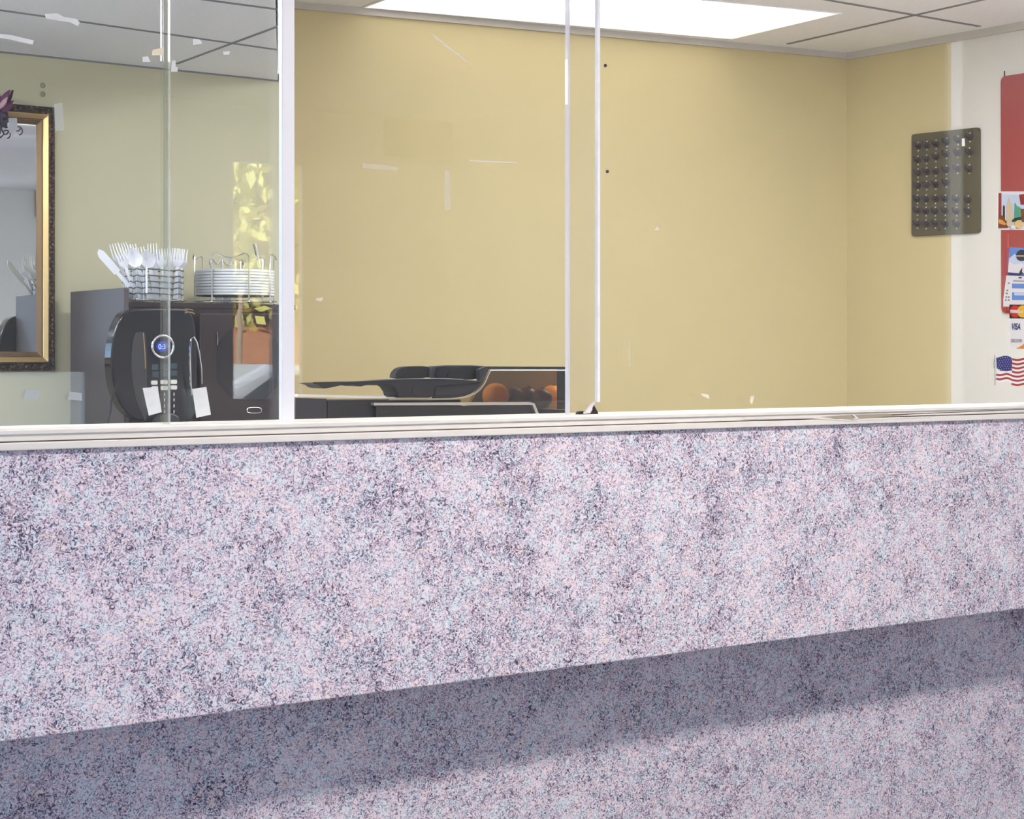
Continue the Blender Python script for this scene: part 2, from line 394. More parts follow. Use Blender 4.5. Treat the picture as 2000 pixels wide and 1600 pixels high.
# ------------------------------------------------------------------ lobby (behind the camera)
LB = -2.2; LX0 = -3.0; LX1 = 4.62
structure('floor_lobby_mat', M().box(1.0, 2.6, -1.9, -1.0, 0, .008), flat('grey_mat', (.08, .08, .085, 1), .9))
structure('ceiling_lobby', M().box(LX0-.1, LX1+.1, LB-.1, YF, 2.5, 2.62), TILE)
def refl(px, py, Y):
    d = ray(px, py); p = EYE+d*(GA/d.y); k = (GA-Y)/d.y
    return V((p.x+d.x*k, Y, p.z+d.z*k))
def reflX(px, py, X):
    d = ray(px, py); p = EYE+d*(GA/d.y); k = (X-p.x)/d.x
    return V((X, GA-k*d.y, p.z+d.z*k))
q0 = refl(462, 780, LB); q1 = refl(574, 322, LB)
W2 = (q0.x, q1.x+.045, q0.z, q1.z)             # sidelight opening in the street wall
q2 = refl(0, 727, LB); q3 = refl(166, 727, LB)
W1 = (q2.x+.0, q3.x, .30, q2.z)         # opening added so its reflection hazes the lower left pane
W0 = (-2.8, -.2, .95, 2.2)         # storefront window
wf = M()
def wb(x0, x1, z0, z1): wf.box(x0, x1, LB-.03, LB, z0, z1)
wb(LX0, W0[0], 0, 2.5); wb(W0[0], W0[1], 0, W0[2]); wb(W0[0], W0[1], W0[3], 2.5); wb(W0[1], W1[0], 0, 2.5); wb(W1[0], W1[1], 0, .3)
wb(W1[0], W1[1], W1[3], 2.5); wb(W1[1], W2[0], 0, 2.5); wb(W2[0], W2[1], 0, W2[2]); wb(W2[0], W2[1], W2[3], 2.5); wb(W2[1], 6.0, 0, 2.5)
structure('wall_street', wf, WALLW)
structure('wall_lobby_left', M().box(LX0-.1, LX0, LB-.1, YF+.2, 0, 2.5), WALLW)
q4 = reflX(1859, 400, LX1); q5 = reflX(1893, 640, LX1)
DR = (min(q4.y, q5.y), max(q4.y, q5.y))
wr = M(); wr.box(LX1, LX1+.02, LB, DR[0], 0, 2.5); wr.box(LX1, LX1+.02, DR[1], YF+.2, 0, 2.5); wr.box(LX1, LX1+.02, DR[0], DR[1], 2.45, 2.5)
structure('wall_lobby_right', wr, WALLW)
# lobby lamp
lt = thing('lobby_light', 'long fluorescent ceiling light of the lobby in front of the counter', 'ceiling light', (1.4, .75, 2.47))
obj('diffuser', M().box(1.2, 2.85, .62, .86, 2.475, 2.497), flat('lobby_lens', (.9, .9, .9, 1), .4, emit=((1, .90, .85, 1), 47.0)), lt)
obj('frame', ring([V((1.2, .62, 0)), V((2.85, .62, 0)), V((2.85, .86, 0)), V((1.2, .86, 0))], [V((1.17, .59, 0)), V((2.88, .59, 0)), V((2.88, .89, 0)), V((1.17, .89, 0))], 2.47, 2.5), ALU, lt)

# partition: counter, window
counter = thing('reception_counter', 'wide reception counter clad in lilac grey speckled granite laminate with a deep overhanging front', 'counter', (1.6, YF+.1, 0))
zt = 1.277; zb = .889
X0 = OX0-.1; X1 = LX1
obj('fascia', M().box(X0, X1, YF, YF+.20, zb, zt), GRAN, counter, bevel=.002)
obj('base_panel', M().box(X0, X1, YF+.20, YF+.25, 0, zb+.05), GRAN, counter)
obj('work_shelf', M().box(X0+.1, X1, YF+.22, 3.12, 1.10, 1.14), flat('grey_worktop', (.35, .33, .31, 1), .4), counter)

win = thing('window_1', None, None, (1.6, YG, zt), kind='structure')
WX1 = 3.9
zs = 1.306
r_ = M(); r_.box(X0+.1, WX1, YF-.004, YF+.10, zt+.012, zs)
obj('upper_rail', r_, RAIL, win, bevel=.0015)['kind'] = 'structure'
obj('lower_rail', M().box(X0+.1, WX1, YF-.010, YF+.10, zt, zt+.0105), RAIL, win, bevel=.0015)['kind'] = 'structure'
obj('rail_groove', M().box(X0+.1, WX1, YF-.002, YF+.09, zt+.0095, zt+.0125), GROOVE, win)['kind'] = 'structure'
obj('rail_ridge', M().box(X0+.1, WX1, YF-.008, YF, zs-.008, zs-.002), RAIL, win, bevel=.001)['kind'] = 'structure'
obj('header', M().box(X0+.1, WX1, YF+.01, YF+.09, 2.30, 2.36), ALU, win)['kind'] = 'structure'
pl = onY(551, 400, YF+.026).x; prx = onY(577, 400, YF+.026).x
obj('mullion', M().box(pl, prx-.001, YF+.026, YF+.037, zs-.002, 2.30), ALU, win, bevel=.0015)['kind'] = 'structure'
GA = YF+.030; GB = YF+.042
def pane(name, x0, x1, y, mat): obj(name, M().box(x0, x1, y, y+.005, zs-.004, 2.30), mat, win)['kind'] = 'structure'
xe = onY(332, 400, GA).x; xs_ = onY(316, 400, GB).x
pane('glass_pane', X0+.1, xe, GA, GLASSL); pane('glass_pane', xs_, pl+.004, GB, GLASSL)
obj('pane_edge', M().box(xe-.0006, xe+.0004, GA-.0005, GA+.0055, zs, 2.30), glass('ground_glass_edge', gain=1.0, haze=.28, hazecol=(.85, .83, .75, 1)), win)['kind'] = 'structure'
obj('overlap_glow_strip', M().box(xs_, xe, GA+.0065, GA+.0075, zs, 2.30), STRIP, win)['kind'] = 'structure'  # added strip that carries the painted overlap glow
xm1 = onY(1170, 400, GA).x; xm0 = onY(1108, 400, GB).x
pane('glass_pane', prx-.004, xm1, GA, GLASS); pane('glass_pane', xm0, WX1, GB, GLASS)
obj('pane_edge', M().box(xm1-.004, xm1+.0015, GA-.001, GA+.006, zs+.02, 2.30), EDGE, win)['kind'] = 'structure'
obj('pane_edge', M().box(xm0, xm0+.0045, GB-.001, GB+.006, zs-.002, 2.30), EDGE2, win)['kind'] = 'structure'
obj('end_post', M().box(WX1-.05, WX1, YF+.01, YF+.08, zs, 2.30), ALU, win)['kind'] = 'structure'
structure('wall_partition', M().box(X0, 5.1, YF+.01, YF+.10, 2.36, 2.66).box(WX1, 5.1, YF+.01, YF+.10, zt, 2.36), WALLW)

# loose split trim strip on the rail at right
rs = thing('loose_trim', 'split sliver of cream trim peeling from the window rail near its right end', 'trim strip', onY(1680, 818, YF-.012))
def onF(px, py, d=.012): return onY(px, py, YF-d)
obj('strip', M().prism([onF(1455, 815, .011), onF(1575, 813.5, .011), onF(1660, 820, .011), onF(1820, 813, .011), onF(1820, 815, .011), onF(1660, 823, .011), onF(1575, 817, .011), onF(1455, 818, .011)], (0, .002, 0)), RAIL, rs)
obj('gap', M().sheet([onF(1600, 814.5, .0105), onF(1665, 810.5, .0105), onF(1730, 808.5, .0105), onF(1780, 810, .0105), onF(1660, 819.5, .0105)]), flat('split_gap', (.40, .36, .27, 1), .7), rs)
obj('splinter', M().prism([onF(1664, 810, .013), onF(1670, 811, .013), onF(1678, 818, .013), onF(1664, 820, .013), onF(1672, 816, .013)], (0, .003, 0)), RAIL, rs)
obj('crack', M().sheet([onF(1740, 809.5, .0108), onF(1880, 804, .0108), onF(2010, 799, .0108), onF(2010, 800, .0108), onF(1880, 805.5, .0108), onF(1742, 811, .0108)]), GROOVE, rs)
# broken corner latch at the bottom of the middle sliding pane
lk = thing('pane_latch', 'small broken dark latch crumb at the bottom corner of the middle sliding pane', 'latch', onY(1150, 806, GA-.006))
def onG(px, py, d=.006): return onY(px, py, GA-d)
obj('stub', M().prism([onG(1128, 809), onG(1131, 804), onG(1140, 803), onG(1139, 808), onG(1146, 809), onG(1158, 806), onG(1162, 800), onG(1157, 792), onG(1159, 789), onG(1164, 798), onG(1168, 806), onG(1169, 812), onG(1128, 812)], (0, .006, 0)), HOOKD, lk)
obj('broken_flake', M().prism([onG(1143, 806, .008), onG(1150, 796, .008), onG(1158, 786, .008), onG(1163, 786, .008), onG(1158, 795, .008), onG(1152, 808, .008)], (0, .003, 0)), EDGE2, lk)

# ------------------------------------------------------------------ marks left on the glass
def mark(name, pts, mat, label, cat='tape', group='bits of old tape on the glass', d=.0012):
    m = M().prism([onY(x, y, GA-d) for x, y in pts], (0, d*.8, 0))
    return tag(obj(name, m, mat), label, cat, group)
mark('tape_residue', [(88, 27), (112, 26), (125, 33), (150, 37), (156, 44), (152, 51), (138, 44), (118, 41), (90, 36)], TAPE, 'long torn white tape residue on the glass across the ceiling, upper of two')
mark('tape_residue', [(0, 66), (20, 68), (45, 74), (66, 79), (64, 87), (45, 83), (20, 77), (0, 74)], TAPE, 'torn white tape residue on the glass at the left border, below the longer one')
mark('tape_scrap', [(299, 97), (318, 93), (318, 108), (297, 108)], CREAMT, 'cream coloured tape scrap on the glass beside the vertical pane seam')
mark('tape_scrap', [(279, 111), (289, 110), (294, 121), (279, 121)], TAPE, 'small pale tape scrap just below left of the cream scrap')
mark('tape_scrap', [(337, 118), (343, 118), (343, 131), (347, 131), (347, 140), (334, 140), (335, 131)], TAPE, 'small L-shaped white tape scrap on the ceiling line right of the pane seam')
mark('tape_scrap', [(378, 76), (390, 77), (395, 85), (378, 88)], TAPE, 'white tape scrap with a rounded corner on the glass over the ceiling seam')
mark('tape_scrap', [(436, 101), (449, 100), (447, 107), (437, 107)], TAPE, 'tiny white tape scrap on the glass nearest the white window post')
mark('tape_scrap', [(17, 231), (33, 230), (34, 250), (26, 266), (18, 258)], GREYPAD, 'grey tape tab on the glass in front of the mirror corner')
mark('clear_tape', [(106, 203), (122, 201), (125, 255), (108, 256)], CLEART, 'clear upright tape strip on the glass right of the mirror frame')
mark('tape_pad', [(50, 762), (78, 763), (73, 781), (46, 779)], GREYPAD, 'grey tape pad low on the glass under the mirror frame', group='tape pads low on the left pane')
mark('tape_pad', [(136, 765), (160, 768), (160, 783), (132, 780)], GREYPAD, 'grey tape pad low on the glass at the left edge of the dark cabinet', group='tape pads low on the left pane')
mark('tape_pad', [(279, 758), (308, 756), (316, 805), (291, 812)], TAPE, 'tilted white tape pad on the glass below the keypad buttons', group='tape pads low on the left pane')
mark('tape_pad', [(376, 760), (403, 756), (412, 810), (384, 816)], TAPE, 'tilted white tape pad on the glass right of the keypad, by the chrome handle', group='tape pads low on the left pane')
mark('smear', [(708, 319), (742, 321), (778, 327), (776, 334), (740, 331), (709, 328)], FAINT, 'short pale horizontal smear on the middle pane', 'smear', 'faint smears and scratches on the middle pane')
mark('scratch', [(915, 312.5), (960, 314), (1010, 317), (1009, 319.5), (960, 317), (916, 314.5)], SCRATCH, 'thin white horizontal scratch on the middle pane', 'scratch', 'faint smears and scratches on the middle pane')
mark('smear', [(868, 334), (879, 335), (881, 410), (869, 411)], FAINT, 'faint upright smear on the middle pane below the scratch', 'smear', 'faint smears and scratches on the middle pane')
mark('scratch', [(843, 66), (858, 76), (880, 93), (915, 120), (920, 126), (905, 116), (872, 92), (852, 76)], SCRATCH, 'slanting white scratch high on the middle pane under the ceiling light', 'scratch', 'faint smears and scratches on the middle pane')
mark('adhesive_speck', [(1368, 768), (1384, 771), (1386, 780), (1378, 776), (1370, 772)], SCRATCH, 'white adhesive speck on the right pane just above the rail, left of two', 'adhesive speck', 'adhesive specks on the right pane')
mark('adhesive_speck', [(1466, 774), (1474, 773), (1472, 779), (1469, 790), (1465, 784)], SCRATCH, 'white adhesive speck on the right pane just above the rail, right of two', 'adhesive speck', 'adhesive specks on the right pane')
mark('adhesive_speck', [(1283, 441), (1288, 450), (1278, 450)], SCRATCH, 'tiny white adhesive fleck in the middle of the right pane', 'adhesive speck', 'adhesive specks on the right pane')
mark('adhesive_speck', [(616, 583), (632, 581), (628, 589), (617, 586)], SCRATCH, 'small white adhesive fleck on the middle pane near the window post', 'adhesive speck', 'faint smears and scratches on the middle pane')
mark('adhesive_speck', [(1229, 668), (1231, 667), (1232, 716), (1229, 717)], FAINT, 'thin upright pale streak low on the right pane', 'adhesive speck', 'adhesive specks on the right pane')

# ------------------------------------------------------------------ mirror
def onL(px, py, d=0): return onY(px, py, YL-d)
mo = onL(104, 211); mb = onL(108, 724)
MX1 = mo.x; MZ1 = mo.z; MZ0 = mb.z; MX0 = MX1-.62
mir = thing('wall_mirror', 'large rectangular wall mirror with an ornate bronze and gilt frame at the left', 'mirror', (MX0+.3, YL-.02, MZ0))
def frame_ring(inset0, inset1, d0, d1, dback=0):
    m = M(); R = []
    for ins, d in ((inset0, d0), (inset1, d1)):
        R.append([V((MX0+ins, YL-d, MZ0+ins)), V((MX1-ins, YL-d, MZ0+ins)), V((MX1-ins, YL-d, MZ1-ins)), V((MX0+ins, YL-d, MZ1-ins))])
    back = [[V((p.x, YL-dback-.001, p.z)) for p in r] for r in R]
    vs = R[0]+R[1]+back[0]+back[1]; fs = []
    for i in range(4):
        j = (i+1) % 4
        fs += [(i, j, 4+j, 4+i), (8+i, 8+j, j, i), (4+i, 4+j, 12+j, 12+i), (8+j, 8+i, 12+i, 12+j)]
    return m.add(vs, fs)
w_ = .0012   # metres per pixel here, roughly
obj('outer_frame', frame_ring(0, .022, .014, .026), ORN, mir, bevel=.003)
obj('gilt_moulding', frame_ring(.0225, .036, .028, .020), GILT, mir, bevel=.002)
obj('inner_moulding', frame_ring(.0365, .050, .018, .010), GILTD, mir, bevel=.002)
obj('mirror_glass', M().box(MX0+.045, MX1-.045, YL-.008, YL-.004, MZ0+.045, MZ1-.045), MIRROR, mir)
orn = M()
for k in range(60):
    z = MZ0+.006+(MZ1-MZ0-.012)*k/59
    orn.ball((MX1-.010, YL-.020, z), .0042, .006, .0045, 8, 6)
for k in range(30):
    x = MX1-.02-(MX1-MX0-.03)*k/29
    orn.ball((x, YL-.020, MZ1-.010), .0045, .006, .0042, 8, 6); orn.ball((x, YL-.020, MZ0+.010), .0045, .006, .0042, 8, 6)
obj('beading', orn, ORN, mir, smooth=True)
# flower spray draped over the mirror's top edge
fl = thing('artificial_flower', 'purple fabric flower spray draped over the top edge of the gilt mirror', 'flower decoration', onL(5, 230, .06))
def petal(c, tip, wdt, d0):
    a = onL(*c, d0); b = onL(*tip, d0+.02); ax = b-a; side = ax.cross(V((0, 1, 0))).normalized()*wdt
    m = M(); vs = []; n = 8
    for i in range(n+1):
        t = i/n; w = math.sin(PI*min(.98, .12+t*.86)); q = a+ax*t+V((0, -.012*math.sin(PI*t), 0))
        vs += [q-side*w+V((0, .006, 0)), q+V((0, -.006, 0)), q+side*w+V((0, .006, 0))]
    fs = []
    for i in range(n): fs += [(3*i, 3*i+1, 3*i+4, 3*i+3), (3*i+1, 3*i+2, 3*i+5, 3*i+4)]
    b_ = len(vs); vs2 = [p+V((0, .003, 0)) for p in vs]
    m.add(vs+vs2, fs+[tuple(b_+k for k in reversed(f)) for f in fs]); return m
for c, t, w, mt, d in [((-6, 222), (19, 176), .014, PURPLE, .045), ((-14, 215), (-2, 180), .016, PURPLE, .04), ((2, 222), (26, 196), .009, PURPLE, .05), ((-2, 214), (14, 190), .007, PINKF, .06), ((-20, 228), (-24, 186), .016, PURPLE, .04)]:
    obj('petal', petal(c, t, w, d), mt, fl, smooth=True)
for c, t, w, d in [((-4, 218), (16, 232), .012, .045), ((-8, 224), (14, 250), .014, .04), ((-10, 226), (0, 262), .012, .04), ((10, 214), (25, 176), .003, .048)]:
    obj('leaf', petal(c, t, w, d), DPURP, fl, smooth=True)
cur = [onL(14+10*t+ (9*math.sin(t*7)*min(1, t)), 236+20*t-8*math.cos(t*7)*min(1, t), .05) for t in [i/40*1.3 for i in range(41)]]
obj('tendril', M().tube([onL(34+6*math.cos(a)*(1-.0*a)+.6*a, 248+a*1.2+6*math.sin(a), .052) for a in [i*.3 for i in range(28)]], .0016, 6), DPURP, fl, smooth=True)
obj('hanging_stem', M().tube([onL(-4, 240, .05), onL(8, 262, .05), onL(2, 268, .05), onL(-12, 272, .05)], .002, 6), DPURP, fl, smooth=True)

# ------------------------------------------------------------------ dark cabinet appliance with clock
YB = 4.12
FX = onY(243, 700, YB).x; FX1 = onY(573, 700, YB).x
zside = onY(243, 562, YB).z; ztop = onY(300, 590, YB).z; ZB0 = 1.05
stand = thing('back_counter', 'low dark back counter behind the glass that carries the appliance', 'counter', (2.0, 4.2, 0))
obj('top', M().box(OX0+.1, XSTEP-.02, 3.98, YL-.03, ZB0-.04, ZB0), CABSIDE, stand)
obj('body', M().box(OX0+.1, XSTEP-.02, 4.02, YL-.03, 0, ZB0-.04), CABSIDE, stand)
ap = thing('microwave_cabinet', 'dark cabinet-like countertop appliance with a round chrome-ringed blue clock display', 'appliance', ((FX+FX1)/2, YB+.15, ZB0))
BX = onY(163, 700, YL-.03)
obj('side_panel', M().box(FX-.002, FX+.012, YB-.002, YL-.035, ZB0, zside), CABSIDE, ap, bevel=.0015)
obj('body', M().box(FX+.012, FX1, YB, YL-.035, ZB0, ztop-.004), CABFR, ap)
obj('top_board', M().box(FX+.012, FX1+.004, YB-.006, YL-.035, ztop-.014, ztop), CABFR, ap, bevel=.002)
def onB(px, py, d=0): return onY(px, py, YB-d)
# bowed door / control panel
def smoothpoly(pts, it=2):
    for _ in range(it):
        q = []
        for i in range(len(pts)):
            a = pts[i]; b = pts[(i+1) % len(pts)]
            q += [(a[0]*.75+b[0]*.25, a[1]*.75+b[1]*.25), (a[0]*.25+b[0]*.75, a[1]*.25+b[1]*.75)]
        pts = q
    return pts
outl = smoothpoly([(262, 603), (330, 603), (372, 603), (384, 640), (386, 780), (378, 826), (310, 826), (262, 820), (236, 795), (220, 752), (216, 706), (222, 650), (238, 612)])
fp = obj('control_panel', M().prism([onB(x, y, .045) for x, y in outl], (0, .044, 0)), BLACKG, ap, bevel=.004, seg=3)
inl = smoothpoly([(262, 650), (276, 648), (287, 650), (287, 822), (283, 822), (268, 790), (258, 745), (257, 690)])
obj('grip_recess', M().prism([onB(x, y, .047) for x, y in inl], (0, .002, 0)), GREYP, ap)
obj('door', M().prism([onB(390, 612, .02), onB(562, 612, .02), onB(562, 836, .02), onB(390, 836, .02)], (0, .019, 0)), CABFR, ap, bevel=.003)
obj('door_glass', M().prism([onB(x, y, .0225) for x, y in smoothpoly([(424, 640), (548, 640), (548, 782), (424, 778)], 1)], (0, .002, 0)), BLACKG, ap)
rc = onB(318, 677, .052)
ringp = [rc+V((.0285*math.cos(a), 0, .0275*math.sin(a))) for a in [2*PI*k/48 for k in range(48)]]
obj('display_ring', M().tube(ringp, .0034, 10, True), CHROME, ap, smooth=True)
dsp = obj('clock_display', M().prism([rc+V((.0245*math.cos(a), .003, .0245*math.sin(a))) for a in [2*PI*k/40 for k in range(40)]], (0, .003, 0)), flat('display_lens', (.008, .008, .02, 1), .1), ap)
obj('lit_window', M().prism([rc+V((.0165*math.cos(a), .0022, .0135*math.sin(a))) for a in [2*PI*k/32 for k in range(32)]], (0, .0006, 0)), LED, dsp)
lettering('digits', '0:3', .017, rc+V((-.0115, .0015, -.006)), (1, 0, 0), (0, 0, 1), LEDT, dsp, sx=1.0)
for (px, py) in [(302, 747.5), (321, 746.5), (340, 746), (303, 758.5), (321.5, 758), (340, 757)]:
    c = onB(px, py, .05); w = .0095 if abs(px-321) < 2 else .0082
    obj('button', M().prism([c+V((w*sx*(1-.22*abs(sz)*0), 0, .0052*sz)) for sx, sz in ((-1, -.6), (-.75, -1), (.75, -1), (1, -.6), (1, .6), (.75, 1), (-.75, 1), (-1, .6))], (0, .004, 0)), BTN, ap)
for (px, py) in [(303, 717), (322, 716), (340, 715), (304, 731), (322, 730), (340, 729)]:
    c = onB(px, py, .0465); w = .0085
    obj('touch_icon', M().prism([c+V((-w, 0, -.007)), c+V((w, 0, -.007)), c+V((w, 0, .007)), c+V((-w, 0, .007))], (0, .001, 0)), TEALI, ap)
for px in (321.5, 340):
    for py in (770, 781, 793, 804):
        c = onB(px, py, .0465)
        obj('indicator_dash', M().prism([c+V((-.001, 0, -.004)), c+V((.001, 0, -.0035)), c+V((.0012, 0, .004)), c+V((-.0008, 0, .0035))], (0, .001, 0)), BTN, ap)
hp = [(374, 772), (372, 740), (371, 705), (371, 680), (374, 662), (378, 658), (384, 668), (389, 690), (393, 720), (394, 750)]
obj('door_handle', M().tube([onB(x, y, .060+.012*math.sin(PI*i/9)) for i, (x, y) in enumerate(hp)], .0026, 8), CHROME, ap, smooth=True)
obj('trim_line', M().tube([onB(x, y, .047) for x, y in [(363, 734), (366, 765), (371, 803)]], .0009, 6), CHROME, ap)
obj('trim_line', M().tube([onB(x, y, .048) for x, y in [(280, 650), (283, 690), (284, 720)]], .0011, 6), GILT, ap)
obj('trim_line', M().tube([onB(x, y, .0235) for x, y in [(424, 648), (425.5, 660), (425, 674)]], .0014, 6), CHROME, ap)
sl = smoothpoly([(482, 799), (487, 796), (505, 796), (511, 799), (510, 807), (483, 807)], 1)
obj('pull_slot', M().tube([onB(x, y, .0225) for x, y in sl], .0016, 6, True), CHROME, ap)
obj('pull_slot_recess', M().prism([onB(x, y, .0215) for x, y in sl], (0, .001, 0)), HOOKD, ap)
obj('vent_ring', M().tube([onB(366+16*math.cos(a), 612-8*math.sin(a), .047) for a in [PI*.25+k*PI*.5/10 for k in range(11)]], .0012, 6), GILT, ap)
obj('vent_ring', M().tube([onB(369+14*math.cos(a), 618-8*math.sin(a), .047) for a in [PI*.2+k*PI*.5/10 for k in range(11)]], .0012, 6), GILT, ap)
obj('dispenser_spout', M().prism([onB(x, y, .075) for x, y in smoothpoly([(306, 812), (350, 806), (352, 840), (304, 840)], 1)], (0, .028, 0)), GREYP, ap, bevel=.003)
# cable beside the appliance
tag(obj('cable', M().tube([onY(x, y, YB-.06) for x, y in [(234, 744), (228, 754), (222, 768), (217, 785), (216, 803), (211, 822), (208, 850), (207, 880)]], .0022, 8), BLACKG, smooth=True), 'thin black cable hanging in front of the left edge of the dark appliance', 'cable')

# ------------------------------------------------------------------ wire cutlery basket
ZT = ztop
YBk = YB+.055
bc = onY(299, 585, YBk); bc.z = ZT+.002
BWX, BWY, BH = .072, .048, .082
bas = thing('cutlery_basket', 'silver wire basket full of white plastic cutlery standing on the dark appliance', 'basket', bc)
def rring(z, wob=0, wx=BWX, wy=BWY):
    pts = []; n = 64; r = .02
    for k in range(n):
        a = 2*PI*k/n; c, s = math.cos(a), math.sin(a); e = .45
        x = math.copysign(abs(c)**e, c)*wx; y = math.copysign(abs(s)**e, s)*wy
        pts.append(bc+V((x, y, z+wob*math.sin(a*10))))
    return pts
for k, z in enumerate((.004, .019, .034, .049, .064, .080)):
    obj('wire_hoop', M().tube(rring(z, .0015), .0017, 6, True), DWIRE if k else WIRE, bas, smooth=True)
up = M(); R0 = rring(.002); R1 = rring(.081)
for k in range(0, 64, 4): up.tube([R0[k], R1[k]], .0011, 5)
for k in range(-3, 4): up.tube([bc+V((k*.024, -BWY, .003)), bc+V((k*.024, BWY, .003))], .0011, 5)
obj('upright_wires', up, WIRE, bas)
obj('corner_post', M().tube([bc+V((-BWX*.55, -BWY, .02)), bc+V((-BWX*.55, -BWY, .085))], .0028, 8), PLW, bas, smooth=True)
lin = M(); Ra = rring(.007, 0, BWX-.005, BWY-.005); Rb = [p+V((0, 0, .060)) for p in Ra]
lin.add(Ra+Rb, [(i, (i+1) % 64, 64+(i+1) % 64, 64+i) for i in range(64)])
obj('plastic_liner', lin, glass('clear_liner', tint=(.9, .92, .93, 1), gain=1.0, haze=.10, hazecol=(.85, .88, .90, 1)), bas)

def stem_geo(m, L0=.105, w=.0055):
    n = 6
    for i in range(1):
        m.add([(-w, -.0012, 0), (w, -.0012, 0), (w, .0012, 0), (-w, .0012, 0), (-w*.62, -.0012, L0), (w*.62, -.0012, L0), (w*.62, .0012, L0), (-w*.62, .0012, L0)],
              [(0, 1, 2, 3), (4, 7, 6, 5), (0, 4, 5, 1), (1, 5, 6, 2), (2, 6, 7, 3), (3, 7, 4, 0)])
    return m
def fork_handle(): return stem_geo(M())
def fork_head():
    m = M(); z0 = .105; nz = 6; prof = [(.0036, z0), (.008, z0+.008), (.0115, z0+.016), (.012, z0+.024)]
    for (a, za), (b, zb_) in zip(prof[:-1], prof[1:]):
        y = lambda z: -.006*math.sin((z-z0)/.065*PI)
        m.add([(-a, y(za)-.001, za), (a, y(za)-.001, za), (b, y(zb_)-.001, zb_), (-b, y(zb_)-.001, zb_), (-a, y(za)+.001, za), (a, y(za)+.001, za), (b, y(zb_)+.001, zb_), (-b, y(zb_)+.001, zb_)],
              [(0, 1, 2, 3), (4, 7, 6, 5), (0, 4, 5, 1), (1, 5, 6, 2), (2, 6, 7, 3), (3, 7, 4, 0)])
    for k in range(4):
        x = -.0097+k*.00647; pts = []
        for i in range(6):
            z = z0+.023+i*.0078; pts.append((x*(1-.05*i/5), -.006*math.sin((z-z0)/.065*PI), z))
        m.tube(pts, .0017, 6, False, .0009)
    return m
def spoon_bowl():
    m = M(); z0 = .100; n = 14; vs = []; fs = []; K = 9
    for i in range(n+1):
        t = i/n; z = z0+.058*t; w = .0165*math.sin(PI*min(1, .07+.93*t)**.85)+.0006
        for k in range(K):
            u = -1+2*k/(K-1); vs.append((w*u, .009*(1-u*u)*math.sin(PI*t)-.004, z))
    for i in range(n):
        for k in range(K-1): fs.append((i*K+k, i*K+k+1, (i+1)*K+k+1, (i+1)*K+k))
    b = len(vs); vs += [(x, y+.0014, z) for x, y, z in vs]
    fs += [tuple(b+q for q in reversed(f)) for f in fs]
    return m.add(vs, fs)
def knife_blade():
    m = M(); pts = [(-.0075, .095), (.0085, .095), (.0095, .12), (.0095, .165), (.004, .178), (-.004, .172), (-.0075, .16)]
    return m.prism([(x, -.001, z) for x, z in pts], (0, .002, 0))
protos = {}
def utensil(kind, label, tip, base, roll=0, yd=0.0, tipd=0.0):
    """tip: photo trace of the upper end; base: offset inside the basket"""
    b0 = bc+V((base[0], base[1], .008)); t0 = onY(tip[0], tip[1], YBk+tipd)
    d = (t0-b0); ln = {'fork': .168, 'spoon': .158, 'knife': .178}[kind]
    if kind not in protos:
        r = thing('plastic_'+kind, label, kind, (0, 0, 0), 'white plastic cutlery in the wire basket')
        obj('handle', fork_handle(), PLW, r, local=True)
        if kind == 'fork': obj('head', fork_head(), PLW, r, local=True, smooth=True)
        if kind == 'spoon': obj('bowl', spoon_bowl(), PLW, r, local=True, smooth=True)
        if kind == 'knife': obj('blade', knife_blade(), PLW, r, local=True)
        protos[kind] = r
    else: r = clone(protos[kind])
    r['label'] = label
    dn = d.normalized(); r.location = b0; sc_ = d.length/ln; r.scale = (1.15, 1.0, sc_)
    xax = V((math.cos(roll), math.sin(roll), 0)); xax = (xax-dn*xax.dot(dn)).normalized(); yax = dn.cross(xax)
    r.rotation_euler = Matrix((xax, yax, dn)).transposed().to_euler()
    return r
utensil('knife', 'white plastic knife leaning far out over the left rim of the wire basket', (190, 489), (-.045, -.02), -.45)
utensil('fork', 'white plastic fork standing upright in the left of the basket, behind the knife', (222, 475), (-.055, .01), -.5, 0, .01)
utensil('fork', 'white plastic fork with raised tines between leftmost fork and big spoon', (238, 474), (-.04, .02), .1, 0, .02)
utensil('fork', 'tall white plastic fork low among the left handles in front of the basket rim', (231, 487), (-.05, -.02), -.2, 0, -.02)
utensil('spoon', 'white plastic spoon with the largest rounded bowl, left of centre in the basket', (255, 484), (-.02, -.025), -.4, 0, -.025)
utensil('fork', 'pale plastic fork rising behind the large round spoon bowl', (256, 477), (-.025, .02), -.3, 0, .02)
utensil('spoon', 'white plastic spoon with tilted bowl in the centre of the basket', (285, 487), (.0, -.02), -.5, 0, -.02)
utensil('fork', 'tallest white plastic fork, tines up, centre of the basket', (297, 475), (.01, .015), -.45, 0, .015)
utensil('spoon', 'white plastic spoon half hidden behind the tallest fork', (304, 489), (.02, .02), -.1, 0, .01)
utensil('fork', 'white plastic fork directly behind the vertical pane seam', (324, 485), (.03, -.02), -.45, 0, -.02)
utensil('fork', 'white plastic fork just right of the vertical pane seam', (340, 484), (.045, .01), -.3, 0, .01)
utensil('fork', 'white plastic fork at the right end of the basket, tines fanned right', (358, 486), (.06, -.02), -.55, 0, -.02)

utensil('fork', 'white plastic fork standing between the two front spoons', (272, 482), (-.01, -.005), -.45, 0, -.005)
utensil('fork', 'white plastic fork behind the leftmost spoon, tines leaning left', (246, 478), (-.03, -.005), -.6, 0, -.005)
utensil('fork', 'white plastic fork between the vertical pane seam and the tilted centre spoon', (313, 486), (.018, -.03), -.2, 0, -.03)
utensil('fork', 'white plastic fork second from the right end of the basket', (349, 485), (.05, -.025), -.45, 0, -.025)

